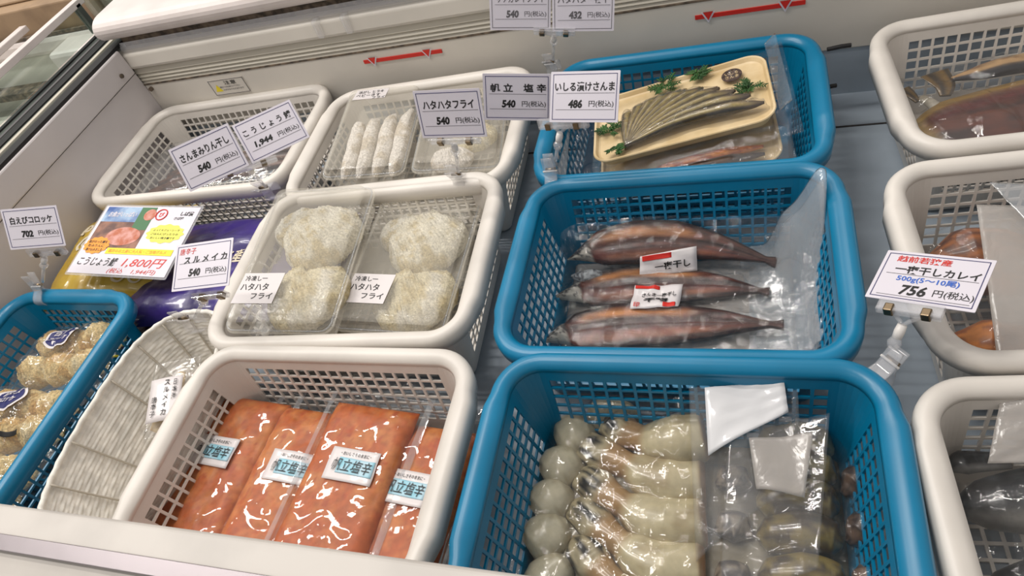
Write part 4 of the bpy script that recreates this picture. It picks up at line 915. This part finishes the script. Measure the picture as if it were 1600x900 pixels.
# ================================================================== SQUID (front blue basket)
mq = TR(-.13, .27, .034)
def sq_color(seed, body=(184, 172, 138), dark=(140, 120, 82), tip=(150, 96, 50)):
    def fn(S, v, x, y):
        c = mixc(L(body), L(dark), sm(.5, .8, fbm(S*5, v*2+1, seed))*.6+sm(.75, 1, np.abs(v))*.35); c = mixc(c, np.array(L(tip)), sm(.07, .0, S)*.9)
        c = mixc(c, np.array(L((158, 126, 84))), sm(.52, .62, S)); st = vn(S*9+v*2, v*11+seed, seed+4)
        arm = mixc(L((34, 32, 28)), L((176, 164, 132)), sm(.30, .62, st+.35*np.abs(S-.86)/.12-.1)); return mixc(c, arm, sm(.72, .80, S)*(1-sm(.98, 1, S)))
    return fn
def squid(pts, w, h, label, seed, z=0, **k):
    P = [(p[0]+.13, p[1]-.27, z+(p[2] if len(p) > 2 else 0)) for p in pts]
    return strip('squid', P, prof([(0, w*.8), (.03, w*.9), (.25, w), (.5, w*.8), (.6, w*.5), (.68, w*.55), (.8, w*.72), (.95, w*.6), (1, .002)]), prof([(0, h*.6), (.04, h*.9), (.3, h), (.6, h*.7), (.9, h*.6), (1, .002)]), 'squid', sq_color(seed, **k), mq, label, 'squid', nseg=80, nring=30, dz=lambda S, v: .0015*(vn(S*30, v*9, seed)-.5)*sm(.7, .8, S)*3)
sq = [squid([(-.046, .352, .012), (-.085, .345, .008), (-.125, .352), (-.165, .375, .002)], .030, .034, 'rearmost pale squid, its body bending up to the right', 1, .010),
      squid([(-.046, .305), (-.09, .303), (-.14, .322), (-.195, .345)], .030, .034, 'second pale squid from the back in the squid pack', 5, .004),
      squid([(-.044, .262), (-.09, .258), (-.14, .278), (-.190, .310)], .030, .034, 'third pale squid from the back in the squid pack', 9, .002),
      squid([(-.044, .216), (-.09, .214), (-.14, .238), (-.192, .275)], .030, .034, 'fourth pale squid from the back in the squid pack', 13),
      squid([(-.044, .170), (-.09, .170), (-.14, .196), (-.185, .235)], .030, .034, 'nearest pale squid in the squid pack', 17)]
def lump_color(S, v, x, y): return mixc(L((184, 176, 150)), L((150, 138, 108)), sm(.5, .8, fbm(S*5, v*2, 6)))
lumps = []
for k, (x, y, ln, w_, nm) in enumerate(((-.196, .352, .050, .027, 'pale squid body by the left wall, farthest back'), (-.206, .312, .052, .026, 'pale squid body by the left wall, second back'), (-.212, .272, .050, .026, 'pale squid body by the left wall, third back'), (-.210, .232, .052, .027, 'pale squid body by the left wall, fourth back'), (-.200, .190, .052, .026, 'pale squid body by the left wall, nearest'), (-.155, .382, .060, .024, 'greyish squid body at the back of the squid pack'))):
    an = math.radians((25, 35, 45, 40, 50, 5)[k]); dx, dy = ln/2*math.cos(an), ln/2*math.sin(an)
    lumps.append(strip('squid', [(x-dx+.13, y-dy-.27, 0), (x+.13, y-.27+.002, .004-.002*k), (x+dx+.13, y+dy-.27, -.004)], prof([(0, w_*.45), (.1, w_*.8), (.35, w_), (.7, w_*.85), (1, w_*.4)]), prof([(0, .014), (.15, .024), (.5, .028), (.85, .024), (1, .010)]), 'squid', lump_color, mq, nm, 'squid', nseg=36, nring=26))
bpy.context.view_layer.update()
t = empty('squid_pack', mq, 'large clear pack of pale squid with a blank white tag flap', 'pack')
dd = drape(sq+lumps, -.122, .100, -.135, .150, .003, -.006, .0012, 30, .0024, 44, freq=40, extra=lambda X, Y: .012*sm(.085, .10, X)); drape_obj('pack_film', dd, 'film', t)
def flap(cs, bow=.006):
    c = [np.array(q, float) for q in cs]  # TL TR BR BL
    def P(U, V):
        r = [(c[3][i]*(1-U)+c[2][i]*U)*(1-V)+(c[0][i]*(1-U)+c[1][i]*U)*V for i in range(3)]; r[2] = r[2]+bow*np.sin(U*5+V*2)+.002*ridge(U*4, V*4, 3); return tuple(r)
    return P
loc = lambda x, y, z: (x+.13, y-.27, z-.020)
sheet('bag_flap', flap([loc(-.062, .398, .115), loc(.044, .402, .125), loc(.046, .300, .080), loc(-.052, .215, .050)]), 30, 30, 'film_s', t)
wl_ = sheet('white_tag', flap([loc(-.044, .368, .118), loc(.031, .382, .124), loc(.035, .349, .116), loc(-.040, .303, .100)], .003), 16, 16, 'white_s', t, thick=.0008); wl_['label'] = 'blank white tag'
mq2 = TR(.06, .26, .046)
dk = []
for k, (y, z) in enumerate(((.352, .0), (.322, .0), (.290, .0), (.255, .0), (.215, .0), (.175, .0))):
    P = [(.004-.06, y-.262, 0), (.028-.06, y-.260, .003), (.060-.06, y-.258, .004), (.082-.06, y-.262, 0)]
    col = sq_color(70+k, (122, 108, 68), (74, 58, 38), (80, 50, 30))
    dk.append(strip('squid', P, prof([(0, .004), (.12, .016), (.5, .0215), (.88, .017), (1, .003)]), prof([(0, .004), (.15, .022), (.5, .030), (.85, .024), (1, .004)]), 'squid', (lambda k: lambda S, v, x, y: mixc(L((134, 116, 62)), L((66, 50, 30)), sm(.35, .65, fbm(S*6, v*2+k, k))))(k), mq2, ['rearmost', 'second', 'third', 'fourth', 'fifth', 'nearest'][k]+' olive brown squid from the back in the darker pack', 'squid', nseg=40, nring=24))
for k, y in enumerate((.318, .270, .220, .172)):
    dk.append(strip('squid', [(.086-.06, y-.275, 0), (.098-.06, y-.262, .002), (.100-.06, y-.240, 0)], prof([(0, .003), (.3, .013), (.7, .013), (1, .003)]), prof([(0, .004), (.3, .022), (.7, .022), (1, .004)]), 'squid', (lambda k: lambda S, v, x, y: mixc(L((104, 82, 68)), L((50, 38, 36)), sm(.35, .65, fbm(S*6, v*2+k, 3+k))))(k), mq2, ['rearmost', 'second', 'third', 'nearest'][k]+' dark reddish squid end against the right wall', 'squid', nseg=36, nring=22))
for k, y in enumerate((.305, .255, .205, .160)):
    dk.append(strip('squid', [(-.036-.06, y-.262, 0), (-.018-.06, y-.255, .0), (.000-.06, y-.262, 0)], prof([(0, .003), (.3, .016), (.7, .016), (1, .003)]), prof([(0, .004), (.3, .014), (.7, .014), (1, .004)]), 'squid', (lambda k: lambda S, v, x, y: mixc(L((136, 124, 108)), L((62, 54, 52)), sm(.35, .65, fbm(S*6, v*3+k, 13+k))))(k), mq2, ['rearmost', 'second', 'third', 'nearest'][k]+' grey squid head under the hazy flap', 'squid', nseg=36, nring=22))
bpy.context.view_layer.update()
pillow('squid_pack', TR(-.07, .25, .018), .32, .23, .020, 'lowpack', 'flat brownish pack lying lowest in the front blue basket', 'pack', 77)
t = empty('squid_pack', mq2, 'clear pack of darker olive squid at the right of the front blue basket', 'pack')
dd = drape(dk, -.098, .058, -.125, .110, .003, -.006, .0012, 30, .0030, 54, freq=40); drape_obj('pack_film', dd, 'film', t)
loc2 = lambda x, y, z: (x-.06, y-.26, z-.020)
sheet('bag_flap', flap([loc2(-.020, .335, .090), loc2(.072, .352, .094), loc2(.055, .215, .066), loc2(-.030, .175, .052)]), 30, 30, 'film', t)
wl_ = sheet('white_tag', flap([loc2(-.002, .322, .091), loc2(.056, .332, .094), loc2(.046, .272, .083), loc2(.004, .276, .080)], .003), 12, 12, 'film_m', t, thick=.0008); wl_['label'] = 'hazy white tag'

# ================================================================== MIRIN FISH (left corner basket)
mm = TR(-.955, .848, .092, 4)
for k, (y, nm) in enumerate(((-.040, 'front'), (-.018, 'middle'), (.004, 'rear'))):
    strip('dried_fish', [(-.165+.01*k, y, .0), (-.05, y+.008, .004), (.06, y+.02, .004), (.165, y+.035, .0)], prof([(0, .008), (.1, .016), (.7, .015), (1, .004)]), prof([(0, .006), (.3, .014), (.8, .012), (1, .003)]), 'fillet', (lambda k: lambda S, v, x, y: mixc(L((96, 62, 44)), L((48, 30, 24)), sm(.4, .65, fbm(S*14, v*3, 3+k))))(k), mm, nm+' brown dried fish in the left corner white basket', 'fish', nseg=60)
t = empty('dried_fish_bag', mm, 'clear crinkled bag over the brown fish in the left corner basket', 'bag')
sheet('bag_film', lambda U, V: (-.195+.38*U, -.065+.17*V, .006+.018*np.sin(np.pi*V)**.7*np.sin(np.pi*U)**.3+.006*ridge(U*9, V*4, 6)), 60, 34, 'film_s', t)

# ================================================================== RIGHT-HAND BASKETS
# rear right: split yellow fish with tail
mk1 = TR(.340, .838, .066, 3)
def kip(S, v, x, y):
    ribs = .5+.5*np.sin(y*900+0*x); c = mixc(L((88, 42, 24)), L((52, 24, 17)), sm(.35, .65, fbm(x*25, y*110, 6)))
    c = mixc(c, np.array(L((84, 12, 16))), np.exp(-((v-.30)/.16)**2)*.8); c = mixc(c, np.array(L((128, 96, 28))), sm(.50, .62, v)); return mixc(c, np.array(L((206, 176, 110))), sm(.10, .03, S)*.6)
fishR = strip('split_fish', [(-.125, -.03, 0), (-.06, -.015, .004), (.04, .0, .006), (.12, .005, .004), (.175, .005, .002)], prof([(0, .018), (.06, .040), (.2, .058), (.6, .064), (.85, .048), (.95, .026), (1, .006)]), prof([(0, .008), (.1, .022), (.5, .030), (.9, .02), (1, .004)]), 'pomfret', kip, mk1, 'large split brown fish with a yellow back in the right rear basket', 'fish', nseg=110, nring=50, dz=lambda S, v: .0014*np.sin(S*150)*np.exp(-((v-.36)/.12)**2)-.003*np.exp(-((v-.36)/.05)**2))
tail = lambda S, v, x, y: mixc(L((110, 84, 40)), L((52, 40, 24)), sm(.4, .6, .5+.5*np.sin(v*26)))
strip('tail_fin', [(-.072, .060, .004), (-.070, .078, .010), (-.078, .104, .014)], prof([(0, .007), (.5, .014), (1, .020)]), prof([(0, .003), (1, .0012)]), 'small', tail, None, None, None, parent=fishR, nseg=24)
strip('tail_fin', [(-.108, .052, .006), (-.114, .064, .010), (-.122, .078, .012)], prof([(0, .004), (.5, .007), (1, .010)]), prof([(0, .003), (1, .0012)]), 'small', tail, None, None, None, parent=fishR, nseg=24)
strip('tail_stalk', [(-.085, .010, .006), (-.092, .036, .008), (-.102, .058, .006)], prof([(0, .012), (.5, .008), (1, .006)]), prof([(0, .010), (1, .006)]), 'small', lambda S, v, x, y: mixc(L((186, 180, 170)), L((150, 140, 120)), S), None, None, None, parent=fishR, nseg=24)
bpy.context.view_layer.update()
fishR2 = strip('split_fish', [(-.06, .085, 0), (.04, .095, .003), (.165, .098, .003)], prof([(0, .004), (.2, .014), (.6, .019), (.85, .015), (1, .003)]), prof([(0, .004), (.3, .014), (.85, .012), (1, .003)]), 'pomfret', lambda S, v, x, y: mixc(mixc(L((176, 142, 100)), L((126, 92, 62)), sm(.4, .65, fbm(x*30, y*160, 3))), np.array(L((34, 30, 34))), sm(-.25, -.6, v)), mk1 @ Matrix.Translation((0, 0, .012)), 'pale brown fish slab along the back of the right rear basket', 'fish', nseg=70, nring=30)
t = empty('fish_bag', mk1, 'clear loose bag around the split yellow fish in the right rear basket', 'bag')
bpy.context.view_layer.update()
dd = drape([fishR, fishR2]+[c for c in fishR.children], -.142, .178, -.100, .118, .004, -.006, .002, 60, .004, 64, freq=22, mw=mk1, extra=lambda X, Y: .02*sm(-.11, -.142, X)); drape_obj('bag_film', dd, 'film_s', t)
g = sampler(dd); sticker('label_sheet', [(.050, -.03), (.10, -.03), (.10, -.075), (.045, -.078)], g, 'paper_w', t, .0015); sticker('red_band', [(.052, -.030), (.10, -.030), (.10, -.037), (.051, -.037)], g, 'red', t, .0024)
# middle right: amber fish, hazy bags
mk2 = TR(.302, .54, .060, 4)
amb = lambda s_: (lambda S, v, x, y: mixc(L((166, 98, 44)), L((92, 48, 30)), sm(.4, .65, fbm(S*9, v*4, s_))))
a_ = [strip('flounder', [(-.095, .068, 0), (-.04, .075, .004), (.03, .07, 0)], prof([(0, .004), (.3, .026), (.7, .026), (1, .004)]), prof([(0, .003), (.4, .022), (1, .004)]), 'pomfret', amb(3), mk2, 'amber flounder at the back of the right middle basket', 'fish'),
      strip('flounder', [(-.105, .02, 0), (-.05, .03, .004), (.02, .02, 0)], prof([(0, .004), (.3, .024), (.7, .026), (1, .004)]), prof([(0, .003), (.4, .020), (1, .004)]), 'pomfret', amb(6), mk2, 'amber flounder in the middle of the right middle basket', 'fish'),
      strip('flounder', [(-.100, -.050, .006), (-.06, -.062, .008), (-.0, -.070, 0)], prof([(0, .004), (.3, .024), (.7, .026), (1, .004)]), prof([(0, .003), (.4, .020), (1, .004)]), 'pomfret', lambda S, v, x, y: mixc(L((196, 118, 40)), L((142, 76, 32)), sm(.4, .65, fbm(S*9, v*4, 9))), mk2, 'orange flounder at the near left corner of the right middle basket', 'fish')]
bpy.context.view_layer.update()
a_ += [strip('flounder', [(.05, .04, 0), (.10, .045, .004), (.165, .04, 0)], prof([(0, .004), (.3, .030), (.7, .028), (1, .004)]), prof([(0, .003), (.4, .020), (1, .004)]), 'pomfret', amb(12), mk2, 'amber flounder toward the right end under the milky bag', 'fish'), strip('flounder', [(.05, -.05, 0), (.10, -.045, .004), (.165, -.05, 0)], prof([(0, .004), (.3, .030), (.7, .028), (1, .004)]), prof([(0, .003), (.4, .020), (1, .004)]), 'pomfret', amb(15), mk2, 'amber flounder at the near right under the milky bag', 'fish')]
bpy.context.view_layer.update()
t = empty('flounder_bag', mk2, 'clear bag over the flounders on the left side of the right middle basket', 'bag')
dd = drape(a_, -.110, .19, -.098, .108, .004, -.01, .002, 60, .004, 74, freq=24); drape_obj('bag_film', dd, 'film_s', t)
t = empty('hazy_bag', mk2, 'milky plastic bag lying across the right middle basket', 'bag')
sheet('bag_film', flap([(-.055, .085, .062), (.17, .070, .050), (.175, -.095, .030), (-.078, -.098, .036)], .004), 40, 40, 'film_m', t)
sheet('bag_film', flap([(-.045, .095, .085), (.15, .08, .070), (.16, -.03, .060), (.010, -.04, .060)], .004), 40, 40, 'film_h', t)
# front right: dark mackerel
mk3 = TR(.286, .27, .050, 4)
def mack(seed):
    def fn(S, v, x, y):
        c = mixc(L((26, 28, 32)), L((58, 62, 66)), sm(.5, .7, fbm(S*26, v*3, seed))); c = mixc(c, np.array(L((120, 118, 114))), sm(-.35, -.75, v)); return mixc(c, np.array(L((30, 28, 30))), sm(.2, .1, S)*.5)
    return fn
mf = prof([(0, .002), (.04, .013), (.10, .022), (.3, .032), (.6, .026), (.85, .010), (.93, .006), (1, .018)]); mh = prof([(0, .003), (.05, .016), (.15, .026), (.5, .03), (.85, .010), (1, .002)])
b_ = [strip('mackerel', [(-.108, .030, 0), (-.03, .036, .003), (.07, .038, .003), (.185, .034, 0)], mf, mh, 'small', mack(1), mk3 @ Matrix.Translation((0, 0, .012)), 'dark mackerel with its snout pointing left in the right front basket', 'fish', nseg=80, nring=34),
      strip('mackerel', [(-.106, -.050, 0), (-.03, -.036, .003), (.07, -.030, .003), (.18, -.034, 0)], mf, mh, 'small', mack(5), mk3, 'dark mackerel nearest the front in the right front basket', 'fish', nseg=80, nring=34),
      strip('fish_fin', [(-.106, .068, .01), (-.09, .074, .014), (-.05, .078, .01)], prof([(0, .003), (.5, .012), (1, .008)]), prof([(0, .003), (.5, .008), (1, .004)]), 'small', mack(9), mk3, 'dark grey fin tip at the back left of the right front basket', 'fish', nseg=40, nring=20)]
bpy.context.view_layer.update()
t = empty('mackerel_bag', mk3, 'clear bag around the dark mackerel in the right front basket', 'bag')
dd = drape(b_, -.112, .195, -.115, .10, .004, -.01, .002, 60, .004, 84, freq=24, mw=mk3); drape_obj('bag_film', dd, 'film_s', t)
t = empty('printed_bag', mk3, 'whitish printed plastic bag behind the mackerel in the right front basket', 'bag')
def pb(U, V): return (-.085+.18*U+.02*V, .052+.055*V, .058+.022*V+.012*np.sin(U*6)*V+.004*ridge(U*6, V*5, 3))
sheet('bag_film', pb, 40, 24, 'film_m', t)
lettering([('長崎産', .0, .5, .15, .26, .02, 0), ('しめさば', .05, .2, .19, .22, .02, 0)], 'black', t, 0, surf=lambda x, y, z: tuple(float(q)+(.0015 if i == 2 else 0) for i, q in enumerate(pb(.5+x, y))))
MB().add([tuple(float(q)+(.0012 if i == 2 else 0) for i, q in enumerate(pb(a, b))) for a, b in blob(.55, .78, .055, .07, 24)], [tuple(range(24))]).build('print_mark', 'seal', t)
for o in list(SC.collection.objects): SC.collection.objects.unlink(o) if o.name in C.objects else None
